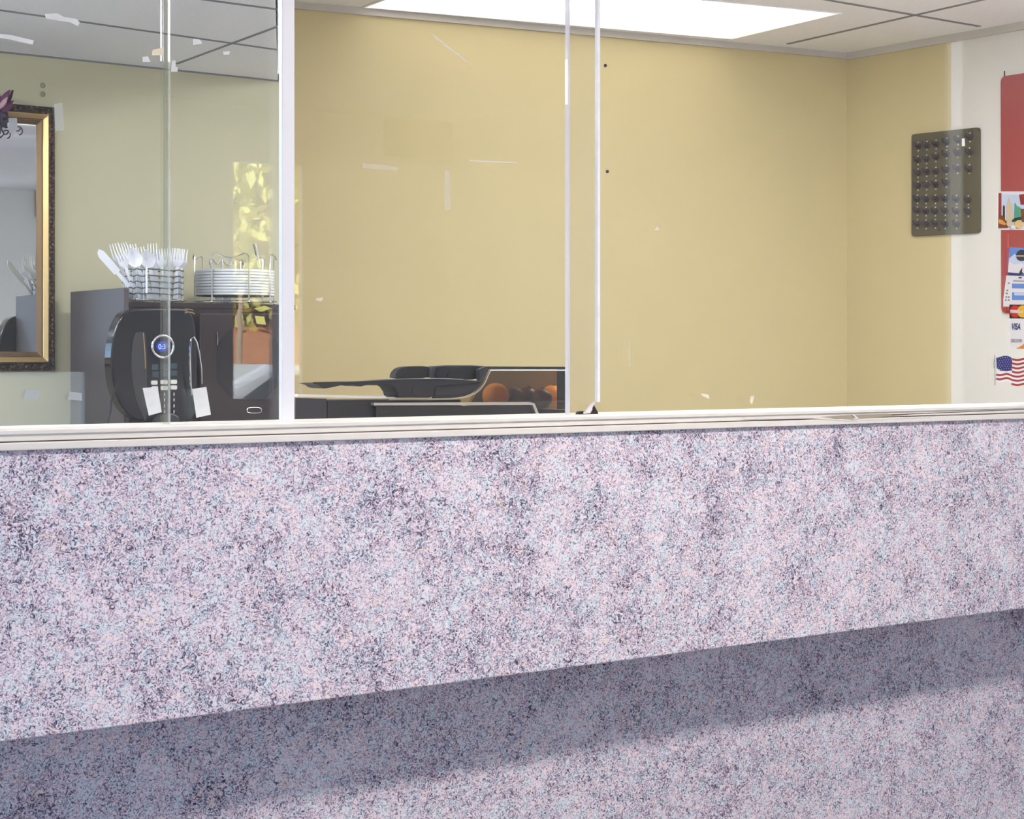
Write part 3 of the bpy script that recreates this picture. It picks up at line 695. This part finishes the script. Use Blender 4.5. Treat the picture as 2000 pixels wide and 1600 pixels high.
# ------------------------------------------------------------------ plates in a wire rack
YP = YB+.106
pc = onY(459, 580, YP); pc.z = ZT+.003
PR = .103
rack = thing('plate_rack', 'silver wire rack with arched arms around a stack of white foam plates', 'rack', pc)
def arch(a0, a1, z1, dip, rr=PR+.006):
    pts = []
    A0 = math.radians(a0); A1 = math.radians(a1)
    def P(a, z, r=rr): return pc+V((r*math.cos(a), r*math.sin(a), z))
    pts = [P(A0, .0), P(A0, z1*.5), P(A0, z1-.008), P(A0+(A1-A0)*.03, z1-.002), P(A0+(A1-A0)*.12, z1)]
    for k in range(1, 10):
        t = k/10; pts.append(P(A0+(A1-A0)*(.12+.76*t), z1-dip*math.sin(PI*t)))
    pts += [P(A0+(A1-A0)*.88, z1), P(A0+(A1-A0)*.97, z1-.002), P(A1, z1-.008), P(A1, z1*.5), P(A1, 0)]
    return pts
zr = onY(450, 497, YP-.08).z-ZT
for a0, a1 in ((-150, -98), (-60, -8), (20, 70), (115, 168)):
    obj('wire_arch', M().tube(arch(a0, a1, zr, .012), .0018, 7), WIRE, rack, smooth=True)
obj('base_ring', M().tube([pc+V(((PR+.006)*math.cos(a), (PR+.006)*math.sin(a), .006)) for a in [2*PI*k/48 for k in range(48)]], .0018, 6, True), WIRE, rack, smooth=True)
for a in (-150, -98, -60, -8):
    ar = math.radians(a); obj('foot', M().ball(pc+V(((PR+.007)*math.cos(ar), (PR+.007)*math.sin(ar), .003)), .0034, seg=10, rings=6), CHROME, rack, smooth=True)
z0 = onY(460, 579, YP-.1).z-ZT; z1 = onY(460, 527, YP-.1).z-ZT
npl = 9; names = ['bottom plate', 'second plate from the bottom', 'third plate from the bottom', 'fourth plate from the bottom', 'middle plate', 'fourth plate from the top', 'third plate from the top', 'second plate from the top', 'topmost plate']
st = (z1-z0)/npl
pp = None
for k in range(npl):
    if pp is None:
        m = M().lathe([(.080, 0), (.098, st*.12), (PR, st*.3), (PR+.0006, st*.9), (PR-.001, st*.98), (.094, st*.9), (.064, .004), (.0, .004)], (0, 0, 0), 56)
        pp = obj('foam_plate', m, FOAM, None, smooth=True, origin=(0, 0, 0)); o = pp
    else: o = clone(pp)
    o.location = pc+V((random.uniform(-.001, .001), random.uniform(-.001, .001), max(.008, z0)+k*st))
    tag(o, names[k]+' of the white foam stack in the wire rack', 'plate', 'white foam plates')
# second rack with bowls at the post
qc = V((FX1-.052, YB+.285, 0)); qc.z = ZT+.003
QR = .046
pcs = pc
rack2 = thing('bowl_rack', 'second wire rack holding white bowls, half hidden by the white window post', 'rack', qc)
pc = qc
for a0, a1 in ((-172, -130), (120, 175), (30, 80), (-60, -10)):
    obj('wire_arch', M().tube(arch(a0, a1, zr*.98, .013, QR), .0017, 7), WIRE, rack2, smooth=True)
obj('base_ring', M().tube([qc+V((QR*math.cos(a), QR*math.sin(a), .006)) for a in [2*PI*k/40 for k in range(40)]], .0017, 6, True), WIRE, rack2, smooth=True)
pc = pcs
zq = onY(545, 545, YP-.1).z-ZT
for k in range(2):
    m = M().lathe([(.024, 0), (.027, .003), (.036, .024), (.0425, .040), (.0415, .040), (.035, .024), (.024, .005), (0, .005)], (0, 0, 0), 40)
    if k == 0: b0_ = obj('foam_bowl', m, FOAM, smooth=True, origin=(0, 0, 0)); o = b0_
    else: o = clone(b0_)
    o.location = qc+V((0, 0, .008+k*.014))
    tag(o, ['lower white foam bowl in the rack beside the window post', 'upper white foam bowl in the rack beside the window post'][k], 'bowl', 'white foam bowls')
# tongs / knife standing between the racks
tg = thing('serving_tongs', 'slim silver tongs standing upright between plate rack and bowl rack', 'tongs', onY(512, 580, YB+.02))
obj('arm', M().tube([onY(x, y, YB+.02) for x, y in [(497, 476), (500, 490), (504, 508), (507, 522)]], .0048, 8, False, .0034), CHROME, tg, smooth=True)
obj('arm', M().tube([onY(x, y, YB+.02) for x, y in [(506, 520), (509, 545), (511, 560), (514, 570), (513, 584)]], .0018, 8), WIRE, tg, smooth=True)
obj('arm', M().tube([onY(x, y, YB+.03) for x, y in [(516, 504), (515, 530), (513, 556), (511, 570), (510, 586)]], .0018, 8), WIRE, tg, smooth=True)

# ------------------------------------------------------------------ black machine with smoked cover, fruit inside
YM = 2.72
def onM(px, py, d=0): return onY(px, py, YM-d)
WS = 1.142
mach = thing('desk_printer', 'black low desktop printer with raised tray and smoked see-through cover on the work shelf', 'printer', V((onM(850, 800).x, YM+.1, WS)))
def spl(pts, n=6):
    out = []
    for i in range(len(pts)-1):
        p0 = pts[max(0, i-1)]; p1 = pts[i]; p2 = pts[i+1]; p3 = pts[min(len(pts)-1, i+2)]
        for k in range(n):
            t = k/n
            out.append(tuple(.5*((2*p1[j])+(-p0[j]+p2[j])*t+(2*p0[j]-5*p1[j]+4*p2[j]-p3[j])*t*t+(-p0[j]+3*p1[j]-3*p2[j]+p3[j])*t**3) for j in (0, 1)))
    return out+[pts[-1]]
curve = spl([(640, 781), (760, 779.5), (860, 779), (905, 776), (930, 766), (945, 750), (953, 733), (958, 722)])
prof = curve+[(958, 800), (640, 800)]
zlow = onM(800, 840).z
# body: solid low part behind the curved skyline
low = curve+[(1111, 787), (1111, 850), (640, 850)]
body = M().prism([onM(x, y) for x, y in [(640, 783), (860, 781), (900, 781), (903, 801), (1111, 801), (1111, 850), (640, 850)]], (0, .12, 0))
body.box(onM(640, 800).x, onM(1111, 800).x, YM, YM+.12, WS, onM(800, 850).z)
obj('base', body, BLACKM, mach)
endb = M().prism([onM(578, 777), onM(638, 779), onM(638, 850), onM(578, 850)], (0, .05, 0))
endb.box(onM(578, 800).x, onM(638, 800).x, YM, YM+.05, WS, onM(800, 850).z)
obj('end_block', endb, GREYP, mach)
# smoked cover: thin curved shell front + back + right + top
cov = curve[8:]+[(958, 719), (962, 716.5), (1111, 717), (1111, 800), (905, 790)]
m = M().prism([onM(x, y, .004) for x, y in cov], (0, .003, 0))
obj('smoked_cover', m, SMOKE, mach)
obj('cover_back', M().prism([onM(958, 722, -.12), onM(1104, 722, -.12), onM(1104, 800, -.12), onM(912, 800, -.12)], (0, .01, 0)), flat('brown_back', (.26, .20, .07, 1), .5, var=.4, vscale=25), mach)
obj('cover_rim', M().prism([onM(957, 716, .006), onM(1111, 716.5, .006), onM(1111, 721, .006), onM(957, 721, .006)], (0, .04, 0)), BLACKM, mach)
obj('rim_trim', M().tube([onM(x, y, .008) for x, y in [(957, 723.5), (1111, 723.5)]], .0011, 6), TRIMS, mach)
obj('end_wall', M().prism([onM(1106, 717, .004), onM(1111, 717, .004), onM(1111, 800, .004), onM(1106, 800, .004)], (0, .03, 0)), BLACKM, mach)
obj('curved_trim', M().tube([onM(x, y+1, .008) for x, y in curve[6:]], .0013, 6), TRIMS, mach, smooth=True)
obj('curved_trim', M().tube([onM(x-6, y-5, .008) for x, y in curve[6:-2]], .0011, 6), GREYP, mach, smooth=True)
# curved inner wall left of the trim
inner = [(x, y) for x, y in curve[10:]]
obj('tray_back', M().prism([onM(x-3, y-1, .002) for x, y in inner]+[onM(950, 716, .002), onM(936, 722, .002), onM(938, 745, .002), onM(850, 752, .002), onM(850, 778, .002)], (0, .012, 0)), GREYP, mach)
# raised output tray, wing-shaped in elevation
wing = [(609, 749), (622, 748), (700, 746.5), (780, 741), (850, 740), (900, 741), (944, 744.5), (930, 749), (850, 755), (846, 773), (840, 777), (779, 777), (776, 766), (770, 757), (764, 753), (715, 752.5), (706, 755), (697, 754), (690, 751.5), (665, 753), (645, 757.5), (636, 759), (629, 757), (622, 752)]
obj('output_tray', M().prism([onM(x, y, .015) for x, y in wing], (0, .05, 0)), BLACKM, mach, bevel=.0012)
obj('tray_lip', M().tube([onM(x, y, .017) for x, y in [(612, 747.5), (700, 746), (780, 741), (850, 740), (905, 741.5)]], .0012, 6), GREYP, mach, smooth=True)
obj('tray_hollow', M().prism([onM(x, y, .0165) for x, y in smoothpoly([(806, 753), (822, 754), (836, 765), (842, 774), (805, 774)], 1)], (0, .001, 0)), HOOKD, mach)
pd1 = smoothpoly([(771, 741), (773, 728), (783, 718), (800, 715.5), (836, 715), (840, 722), (836, 741)], 1)
pd2 = smoothpoly([(838, 741), (842, 722), (850, 713.5), (948, 713.5), (950, 720), (944, 742)], 1)
obj('paper_guide', M().prism([onM(x, y, -.03) for x, y in pd1], (0, .02, 0)), BLACKM, mach, bevel=.001)
obj('paper_guide', M().prism([onM(x, y, -.02) for x, y in pd2], (0, .02, 0)), GREYP, mach, bevel=.001)
obj('guide_window', M().prism([onM(x, y, -.018) for x, y in smoothpoly([(848, 738), (852, 720), (858, 717), (884, 717), (876, 728), (873, 739)], 1)], (0, .001, 0)), BLACKG, mach)
obj('guide_flap', M().prism([onM(x, y, -.017) for x, y in smoothpoly([(873, 741), (876, 727), (888, 717), (938, 716), (944, 722), (938, 742)], 1)], (0, .001, 0)), BLACKM, mach)
obj('front_rail', M().prism([onM(x, y, .012) for x, y in [(730, 787), (1034, 785.5), (1044, 788), (1056, 816), (1050, 816), (1040, 791), (730, 792)]], (0, .010, 0)), TRIMS, mach)
obj('front_drawer', M().prism([onM(x, y, .008) for x, y in [(735, 793), (1036, 793), (1050, 850), (735, 850)]], (0, .008, 0)), flat('dark_brown_plastic', (.022, .017, .016, 1), .3), mach)
obj('drawer_label', M().prism([onM(x, y, .010) for x, y in [(742, 803), (758, 803), (758, 807), (742, 807)]], (0, .001, 0)), GREYP, mach)
tag(obj('paper_sheet', M().prism([onM(582, 770, .0), onM(700, 773, .0), onM(775, 773.5, .0), onM(775, 778, .0), onM(700, 777.5, .0), onM(582, 775, .0)], (0, .045, 0)), PAPER), 'white paper stack lying on the low left end of the black printer', 'paper')
for i, (px, py, r, mt, nm, lb) in enumerate([(968, 771, .026, ORANGE, 'orange', 'orange behind the left end of the smoked cover'), (1079, 771, .024, ORANGE, 'orange', 'orange at the far right end of the smoked cover'),
                                     (1004, 774, .022, PLUM, 'plum', 'dark plum beside the left orange behind the smoked cover'), (1031, 773, .022, PLUM, 'plum', 'dark plum in the middle of the fruit row behind the smoked cover'), (1058, 774, .021, PLUM, 'plum', 'dark plum beside the right orange behind the smoked cover')]):
    c = onM(px, py, -.045-.05*(i in (1, 3)) ); c.z = onM(px, 801).z+r*.95+.001; o = obj(nm, M().ball(c, r, r, r*.95, 24, 16), mt, smooth=True)
    tag(o, lb, nm, 'round fruit behind the smoked cover')
    c2 = obj('stalk_end', M().ball(c+V((0, -.004, r*.93)), .003, .003, .0025, 8, 6), DBROWN, o)

# ------------------------------------------------------------------ key board on the right wall
def onR(px, py, d=0): return onP(px, py, RW0+rn*d, rn)
k0 = onR(1784, 462); k1 = onR(1917, 455); k2 = onR(1916, 249); k3 = onR(1784, 263)
zk0 = (k0.z+k1.z)/2; zk1 = (k2.z+k3.z)/2
kb = thing('key_board', 'olive brown key rack board with seven rows of dark hooks on the right wall', 'key rack', V(((k0.x+k1.x)/2, (k0.y+k1.y)/2, k0.z)))
bp = []
def rr(a, b, c, d, r=.018):
    P4 = [a, b, c, d]; out = []
    for i in range(4):
        p = P4[i]; q = P4[(i-1) % 4]; n = P4[(i+1) % 4]
        e0 = p+(q-p).normalized()*r; e1 = p+(n-p).normalized()*r
        for t in (0, .25, .5, .75, 1): out.append(e0*(1-t)**2+p*2*t*(1-t)+e1*t*t)
    return out
obj('board', M().prism(rr(k0, k1, k2, k3, .012), rn*.012), BOARD, kb, bevel=.0015)
rows = [(286, 284, 282, 278, 274, 268), (313, 311, 307, 301, 299, 297), (338, 336, 335, 332, 330, 330), (363, 362, 361, 357, None, None), (389, 389, 389, 389, 390, 391), (412, 413, 413, 412, 413, 414), (437, 438, 437, 438, 438, None)]
cols = [1794, 1811, 1829, 1850, 1872, 1895]
tilt = [0, -1, -1, -1, -3, -3, -3]
hm = None
def hookmesh():
    m = M()
    # local: +Z out of wall, Y up, X along
    m.lathe([(.0095, 0), (.0095, .003), (.006, .004)], (0, 0, 0), 14)
    pts = [(0, -.002, .003), (0, -.002, .018), (0, .0, .026), (0, .005, .030), (0, .011, .031)]
    m.tube(pts, .0042, 8)
    return m
def pinmesh():
    return M().ball((0, .011, .002), .0028, seg=8, rings=6).ball((0, -.012, .002), .0028, seg=8, rings=6)
rq = Matrix((rd*-1 if False else V((0, 0, 1)).cross(rn), V((0, 0, 1)), rn)).transposed()
for ri, r in enumerate(rows):
    for ci, y in enumerate(r):
        if y is None: continue
        c = onR(cols[ci]+tilt[ri]*(.5 if ci < 3 else 1), y, .012)
        if hm is None:
            hm = obj('hook', hookmesh(), HOOKD, kb, local=True, smooth=True); pn = obj('hook_screw', pinmesh(), HOOKS, hm, local=True, smooth=True); o = hm
        else: o = clone(hm); o.parent = kb
        o.scale = (1.25, 1.25, .75); o.location = c-kb.location; o.rotation_euler = rq.to_euler()
for px, py in ((1911, 254), (1834, 449), (1911, 449)):
    obj('board_screw', M().ball(onR(px, py, .0125), .004, seg=10, rings=6), HOOKD, kb, smooth=True)
tag(obj('paper_tag', M().prism([onR(1879, 271, .045), onR(1884, 270, .045), onR(1885, 285, .045), onR(1879, 286, .045)], rn*.001), CARDW), 'tiny white paper tag on the top row of the key board', 'tag')

# ------------------------------------------------------------------ red sign on the right wall
sg = thing('red_sign', 'tall red plastic sign hanging on the right wall behind the stickers', 'sign', onR(1985, 612))
s0 = onR(1958, 612); s3_ = onR(1957, 150); sw = rd*.34
s1_ = s0+sw; s2_ = s3_+sw
obj('panel', M().prism(rr(s0, s1_, s2_, s3_, .02), rn*.008), REDS, sg, bevel=.0015)
obj('nail', M().tube([onR(1962, 139, .001), onR(1962, 150, .001)], .0022, 6), HOOKD, sg)
obj('border_line', M().tube([onR(1969, 456, .009), onR(1969, 606, .009)], .0012, 5), ink('sign_line', 205, 90, 70), sg)

# ------------------------------------------------------------------ stickers on the right pane (lobby side)
GX = GB           # the right pane
def onS(px, py, d=.001): return onY(px, py, GX-d)
def sticker(m_pts, d=.001, th=.0006): return M().prism([onS(x, y, d) for x, y in m_pts], (0, th, 0))
def rrp(x0, y0, x1, y1, r=5):
    out = []
    for cx, cy, a0 in ((x1-r, y0+r, -90), (x1-r, y1-r, 0), (x0+r, y1-r, 90), (x0+r, y0+r, 180)):
        for k in range(5):
            a = math.radians(a0+90*k/4); out.append((cx+r*math.cos(a), cy+r*math.sin(a)))
    return out
card = thing('picture_card', 'white-bordered picture card with a city skyline and vegetables stuck over the red sign', 'card', onS(1990, 449))
obj('backing', sticker(rrp(1949, 374, 2030, 449, 6)), CARDW, card)
def art(par, name, pts, mat, lay): return obj(name, sticker(pts, .0016+.0005*lay, .0004), mat, par)
art(card, 'printed_sky', [(1955, 380), (2026, 382), (2026, 444), (1955, 442)], SKYI, 0)
art(card, 'printed_banner', [(1951, 377), (1956, 377), (1956, 425), (1951, 425)], REDI, 1)
art(card, 'printed_tower', [(1965, 436), (1966, 402), (1971, 386), (1977, 402), (1979, 436)], CREAM, 1)
art(card, 'printed_spire', [(1959, 430), (1959.5, 403), (1961, 400), (1962.5, 404), (1963, 432)], DBROWN, 2)
art(card, 'printed_green_tower', [(1981, 428), (1982, 396), (1984, 398), (1986, 402), (1994, 406), (1994, 428)], GREENI, 1)
art(card, 'printed_red_tower', [(1991, 380), (2010, 378), (2010, 400), (1994, 400)], REDI, 2)
art(card, 'printed_red_tower', [(1994, 408), (2012, 408), (2012, 434), (1996, 434)], BROWN, 2)
art(card, 'printed_bread', [(1951, 420), (1958, 421), (1964, 430), (1972, 440), (1968, 445), (1951, 445)], BROWN, 3)
art(card, 'printed_bread', [(1951, 428), (1958, 430), (1966, 438), (1962, 440), (1951, 436)], ORGL, 4)
art(card, 'printed_leaf', [(1974, 434), (1980, 427), (1990, 424), (1998, 423), (1994, 430), (1984, 433)], DGREEN, 3)
def circ(cx, cy, rx, ry=None, n=22): return [(cx+rx*math.cos(2*PI*k/n), cy+(ry or rx)*math.sin(2*PI*k/n)) for k in range(n)]
art(card, 'printed_onion', circ(1972, 437, 6), CREAM, 4); art(card, 'printed_melon', circ(1990, 438, 8), PEACH, 4); art(card, 'printed_garlic', circ(1979, 444, 5, 4), CARDW, 5)
bro = thing('leaflet', 'blue leaflet with a dark round emblem over snowy white hills stuck below the picture card', 'leaflet', onS(1990, 540))
obj('backing', sticker([(1972, 483), (2030, 486), (2030, 541), (1969, 538)], .0012), BLUEI, bro)
art(bro, 'printed_cloud', [(1971, 505), (1982, 496), (1994, 508), (2010, 503), (2030, 510), (2030, 532), (1969, 531)], SKYI, 0)
art(bro, 'printed_hills', [(1971, 512), (1982, 517), (1995, 514), (2010, 522), (2030, 520), (2030, 534), (1969, 533)], CARDW, 1)
art(bro, 'printed_emblem', circ(1996, 499, 11), DARKI, 2); art(bro, 'printed_emblem_band', [(1985, 499), (2007, 499), (2007, 501), (1985, 501)], CREAM, 3)
art(bro, 'printed_strip', [(1969, 532), (1988, 534), (1996, 538), (2030, 538), (2030, 541), (1969, 538)], BLUED, 2)
art(bro, 'printed_swirl', [(1990, 536), (1993, 528), (1997, 523), (1996, 530), (1999, 536)], DARKI, 3)
rc2 = thing('rack_card', 'white printed card with two pale blue boxes just below the blue leaflet', 'card', onS(1985, 600))
obj('backing', sticker([(1966, 538), (2030, 540), (2030, 600), (1960, 599), (1960, 585)], .0026), CARDW, rc2)
art(rc2, 'printed_box', [(1977, 554), (2030, 555), (2030, 564), (1977, 563)], BLUEI, 3); art(rc2, 'printed_box', [(1977, 571), (2030, 572), (2030, 586), (1977, 586)], BLUEI, 3)
art(rc2, 'printed_box', [(1981, 571.5), (2030, 572.5), (2030, 578), (1981, 577)], SKYI, 4)
for (x, y) in ((1969, 552), (1966, 566), (1965, 572), (1964, 579), (1969, 579), (1963, 585), (1969, 585)):
    art(rc2, 'printed_mark', [(x, y), (x+3, y), (x+3, y+2.5), (x, y+2.5)], GREYI, 3)
art(rc2, 'printed_heading', [(1979, 548), (2030, 549), (2030, 550.5), (1979, 549.5)], GREYI, 3)
art(rc2, 'printed_heading', [(1990, 541), (1996, 541), (1995, 544), (1989, 543.5)], DARKI, 3)
mc = thing('card_decal', 'dark credit card decal with overlapping red and yellow circles', 'decal', onS(1990, 622), 'payment decals on the right pane')
obj('backing', sticker([(1972, 595), (2022, 595.5), (2022, 622.5), (1972, 622)], .0042), MAROON, mc)
art(mc, 'red_circle', circ(1983, 608.5, 10.5, 11.5), RED, 6); art(mc, 'yellow_circle', circ(1998, 608.5, 11, 12), YELLOW, 7)
art(mc, 'printed_band', [(1973, 605), (1990, 605.5), (1990, 612), (1973, 611)], ink('band_pink', 240, 190, 175), 8)
pp0 = onS(1973.5, 611.2, .0066); lettering('lettering', 'MasterCard', .0088, pp0, (1, 0, 0), (0, 0, 1), CARDW, mc, sx=.92, shear=.2, weight=.0002)
vs = thing('card_decal', 'white credit card decal with navy VISA lettering', 'decal', onS(1990, 657), 'payment decals on the right pane')
obj('backing', sticker([(1972, 625), (2022, 625), (2022, 656), (1971, 656)], .0012), CARDW, vs)
pv = onS(1975.5, 643.5, .0022); hv = (onS(1975.5, 631.5, .0022).z-pv.z)
lettering('lettering', 'VISA', hv/.70, pv, (1, 0, 0), (0, 0, 1), NAVY, vs, sx=.80, shear=.18, weight=.0004)
dc = thing('card_decal', 'white credit card decal with grey DISCOVER lettering and an orange corner', 'decal', onS(1990, 682), 'payment decals on the right pane')
obj('backing', sticker([(1973, 655.5), (2022, 656), (2022, 682), (1973, 681)], .0016), CARDW, dc)
pd = onS(1974.5, 668.5, .003); hd = onS(1974.5, 662, .003).z-pd.z
lettering('lettering', 'DISCOVER', hd/.72, pd, (1, 0, 0), (0, 0, 1), GREYI, dc, sx=.80, weight=.0001)
art(dc, 'printed_corner', [(1983, 681), (1990, 678.5), (1996, 675), (2001, 671), (2022, 668), (2022, 682)], ORG, 2)
# flag sticker
fg = thing('flag_sticker', 'waving American flag sticker on a thin silver pole at the foot of the right pane', 'sticker', onS(1970, 757))
obj('pole', M().tube([onS(1943, 693, .003), onS(1943.5, 753, .003)], .0011, 8), WIRE, fg, smooth=True)
obj('rope', M().tube([onS(1942.5, 700, .003), onS(1940.5, 708, .003), onS(1941, 716, .003), onS(1943, 722, .003)], .0006, 6), WIRE, fg)
def wave(x): return 1.6*math.sin((x-1946)/26*2*PI*.75+.4)+(3.0 if x > 1975 else 3.0*max(0, (x-1966)/9))
def fedge(u, s):      # s: 0..13 stripe coordinate at pixel column u
    return 697+wave(u)+s*(4.05)
for s in range(13):
    x0 = 1977 if s < 7 else (1946 if s < 12 else 1976)
    n = 26; xs2 = [x0+(2034-x0)*k/n for k in range(n+1)]
    pts = [(x, fedge(x, s)) for x in xs2]+[(x, fedge(x, s+1)) for x in reversed(xs2)]
    m = M(); k = len(xs2)
    vs1 = [onS(x, fedge(x, s), .0022) for x in xs2]+[onS(x, fedge(x, s+1), .0022) for x in xs2]
    m.add(vs1+[p+V((0, .0006, 0)) for p in vs1], [(i, i+1, k+i+1, k+i) for i in range(k-1)]+[(2*k+i, 3*k+i, 3*k+i+1, 2*k+i+1) for i in range(k-1)])
    obj('red_stripe' if s % 2 == 0 else 'white_stripe', m, FLAGR if s % 2 == 0 else CARDW, fg)
can = [(1946, 699), (1952, 698), (1960, 695), (1968, 695), (1975, 698), (1977, 705), (1976, 724), (1966, 725), (1955, 724.5), (1947, 719)]
obj('canton', sticker(can, .003, .0005), FLAGB, fg)
stm = M()
for r in range(6):
    for c in range(6):
        x = 1949.5+c*4.6+(2.3 if r % 2 else 0); y = 699.5+r*4.2+(1.2 if c < 2 else -.6)
        if x > 1975: continue
        c0 = onS(x, y, .0034); R_ = .00125
        stm.sheet([c0+V((R_*(1 if k % 2 == 0 else .42)*math.sin(PI*k/5), 0, R_*(1 if k % 2 == 0 else .42)*math.cos(PI*k/5))) for k in range(10)])
obj('stars', stm, CARDW, fg)

# ------------------------------------------------------------------ lobby things that only mirror in the glass
p0 = refl(750, 304, LB); p1 = refl(893, 198, LB)
tag(obj('brown_picture', M().box(p0.x, p1.x, LB, LB+.03, p0.z, p1.z), flat('brown_canvas', (.20, .12, .07, 1), .7)), 'brown framed picture on the lobby wall mirrored faintly in the middle pane', 'picture')

# ------------------------------------------------------------------ outdoors
structure('ground_outside', M().box(-16, LX0-.1, LB-.03, 12, -.14, -.02).box(-16, 24, -26, LB-.03, -.14, -.02).box(LX1+.1, 24, LB-.03, 8, -.14, -.02), flat('pale_concrete', (.62, .58, .52, 1), .8, var=.1, vscale=1.5))
bank = M(); 
bank.prism([V((7.2, -9.5, -.1)), V((7.2, -13, -.1)), V((7.2, -13, 1.75)), V((7.2, -9.5, .9))], (14, 0, 0))
structure('ground_bank', bank, flat('orange_soil', (.62, .27, .13, 1), .95, var=.25, vscale=6, bump=.5))
structure('wall_haze_reflector', M().box(1.5, 4.95, -6.2, -6, 0, 1.75), flat('pale_haze_wall', (.34, .37, .37, 1), .8, var=.06, vscale=1.2))  # wall added as pale reflector for the left pane's haze
tree = thing('tree', 'leafy yellow green trees behind the orange soil bank outside, mirrored in the glass', 'tree', (9, -13.5, 1))
fol = M(); rnd = random.Random(3)
for k in range(11000):
    c = V((rnd.uniform(7.8, 11.2), -13.5+rnd.uniform(-2.2, .8), 1.2+rnd.uniform(0, 1)*6.0)); a = V((rnd.gauss(0, 1), rnd.gauss(0, 1), rnd.gauss(0, 1))).normalized(); b = a.orthogonal().normalized(); s = rnd.uniform(.05, .13)
    fol.add([c-a*s, c+b*s*.5, c+a*s, c-b*s*.5], [(0, 1, 2, 3)])
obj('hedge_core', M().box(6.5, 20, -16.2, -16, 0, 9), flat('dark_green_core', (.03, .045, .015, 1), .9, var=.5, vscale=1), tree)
obj('foliage', fol, flat('leaf_yellow_green', (.80, .76, .20, 1), .6, var=.5, vscale=3), tree)
obj('trunk', M().tube([(9.6, -13.4, .9), (9.7, -13.4, 3), (9.6, -13.5, 6)], .16, 8).tube([(11.5, -13.4, .9), (11.4, -13.4, 3), (11.6, -13.5, 6)], .14, 8), flat('bark', (.22, .14, .09, 1), .9), tree)
structure('wall_neighbour', M().box(9.5, 9.7, -6, 6, 0, 4.5), flat('grey_block_wall', (.26, .26, .25, 1), .9, var=.1, vscale=3))

tkp = [refl(x, y, -9.3) for x, y in [(469, 740), (470, 668), (473, 640), (469, 620), (474, 598), (473, 578), (475, 566)]]
tkp[0].z = .0
obj('stump', M().tube(tkp, .030, 10, False, .022), flat('pale_bark', (.60, .42, .27, 1), .9, var=.25, vscale=6), tree, smooth=True)['label'] = 'pale bare stem'
car = thing('parked_car', 'white parked car outside mirrored faintly in the left pane over the dark appliance', 'car', (6.6, -6.6, 0))
cb = [(-2.2, .25), (2.2, .25), (2.25, .75), (2.0, .9), (1.1, 1.0), (.5, 1.33), (-1.0, 1.36), (-1.7, 1.02), (-2.25, .9)]
obj('body', M().prism([V((6.6+x, -7.4, z)) for x, z in cb], (0, 1.6, 0)), flat('white_car_paint', (.8, .8, .8, 1), .2), car, bevel=.05)
obj('side_window', M().prism([V((6.6+x, -5.79, z)) for x, z in [(-1.4, 1.0), (.9, 1.0), (.45, 1.26), (-.95, 1.29)]], (0, .01, 0)), flat('car_glass', (.1, .11, .12, 1), .1), car)
for x in (-1.4, 1.4):
    wh = M(); n = 24
    wh.prism([V((6.6+x+.32*math.cos(2*PI*k/n), -5.95, .31+.32*math.sin(2*PI*k/n))) for k in range(n)], (0, .2, 0)); obj('wheel', wh, BLACKM, car)
# ------------------------------------------------------------------ light
w = bpy.data.worlds.new('sky'); bpy.context.scene.world = w; w.use_nodes = True
bg = w.node_tree.nodes['Background']; bg.inputs['Color'].default_value = (.46, .65, 1.0, 1); bg.inputs['Strength'].default_value = 4.6
sun = bpy.data.lights.new('sun', 'SUN'); sun.energy = 22; sun.angle = math.radians(.6); sun.color = (1, .95, .86)
so = bpy.data.objects.new('sun', sun); C.objects.link(so); so.rotation_euler = V((.55, -.45, -.75)).to_track_quat('-Z', 'Y').to_euler()
def portal(name, loc, rot, sx, sy):
    l = bpy.data.lights.new(name, 'AREA'); l.shape = 'RECTANGLE'; l.size = sx; l.size_y = sy; l.cycles.is_portal = True
    o = bpy.data.objects.new(name, l); C.objects.link(o); o.location = loc; o.rotation_euler = rot
portal('office_fill_daylight', (OX0-.07, (WE[0]+WE[1])/2, (WE[2]+WE[3])/2), (PI/2, 0, -PI/2), WE[1]-WE[0], WE[3]-WE[2])  # sky light through the added end-wall opening
portal('storefront_daylight', ((W0[0]+W0[1])/2, LB-.04, (W0[2]+W0[3])/2), (PI/2, 0, PI), W0[1]-W0[0], W0[3]-W0[2])
portal('haze_opening_daylight', ((W1[0]+W1[1])/2, LB-.04, (W1[2]+W1[3])/2), (PI/2, 0, PI), W1[1]-W1[0], W1[3]-W1[2])
portal('sidelight_daylight', ((W2[0]+W2[1])/2, LB-.04, (W2[2]+W2[3])/2), (PI/2, 0, PI), W2[1]-W2[0], W2[3]-W2[2])
portal('doorway_daylight', (LX1+.03, (DR[0]+DR[1])/2, 1.22), (PI/2, 0, PI/2), DR[1]-DR[0], 2.44)

sc = bpy.context.scene
sc.view_settings.view_transform = 'Standard'; sc.view_settings.look = 'None'; sc.view_settings.exposure = 0; sc.view_settings.gamma = 1
sc.view_settings.use_curve_mapping = False
sc.cycles.use_denoising = True
sc.cycles.max_bounces = 10; sc.cycles.diffuse_bounces = 5; sc.cycles.glossy_bounces = 5; sc.cycles.transparent_max_bounces = 20
sc.cycles.caustics_reflective = False; sc.cycles.caustics_refractive = False
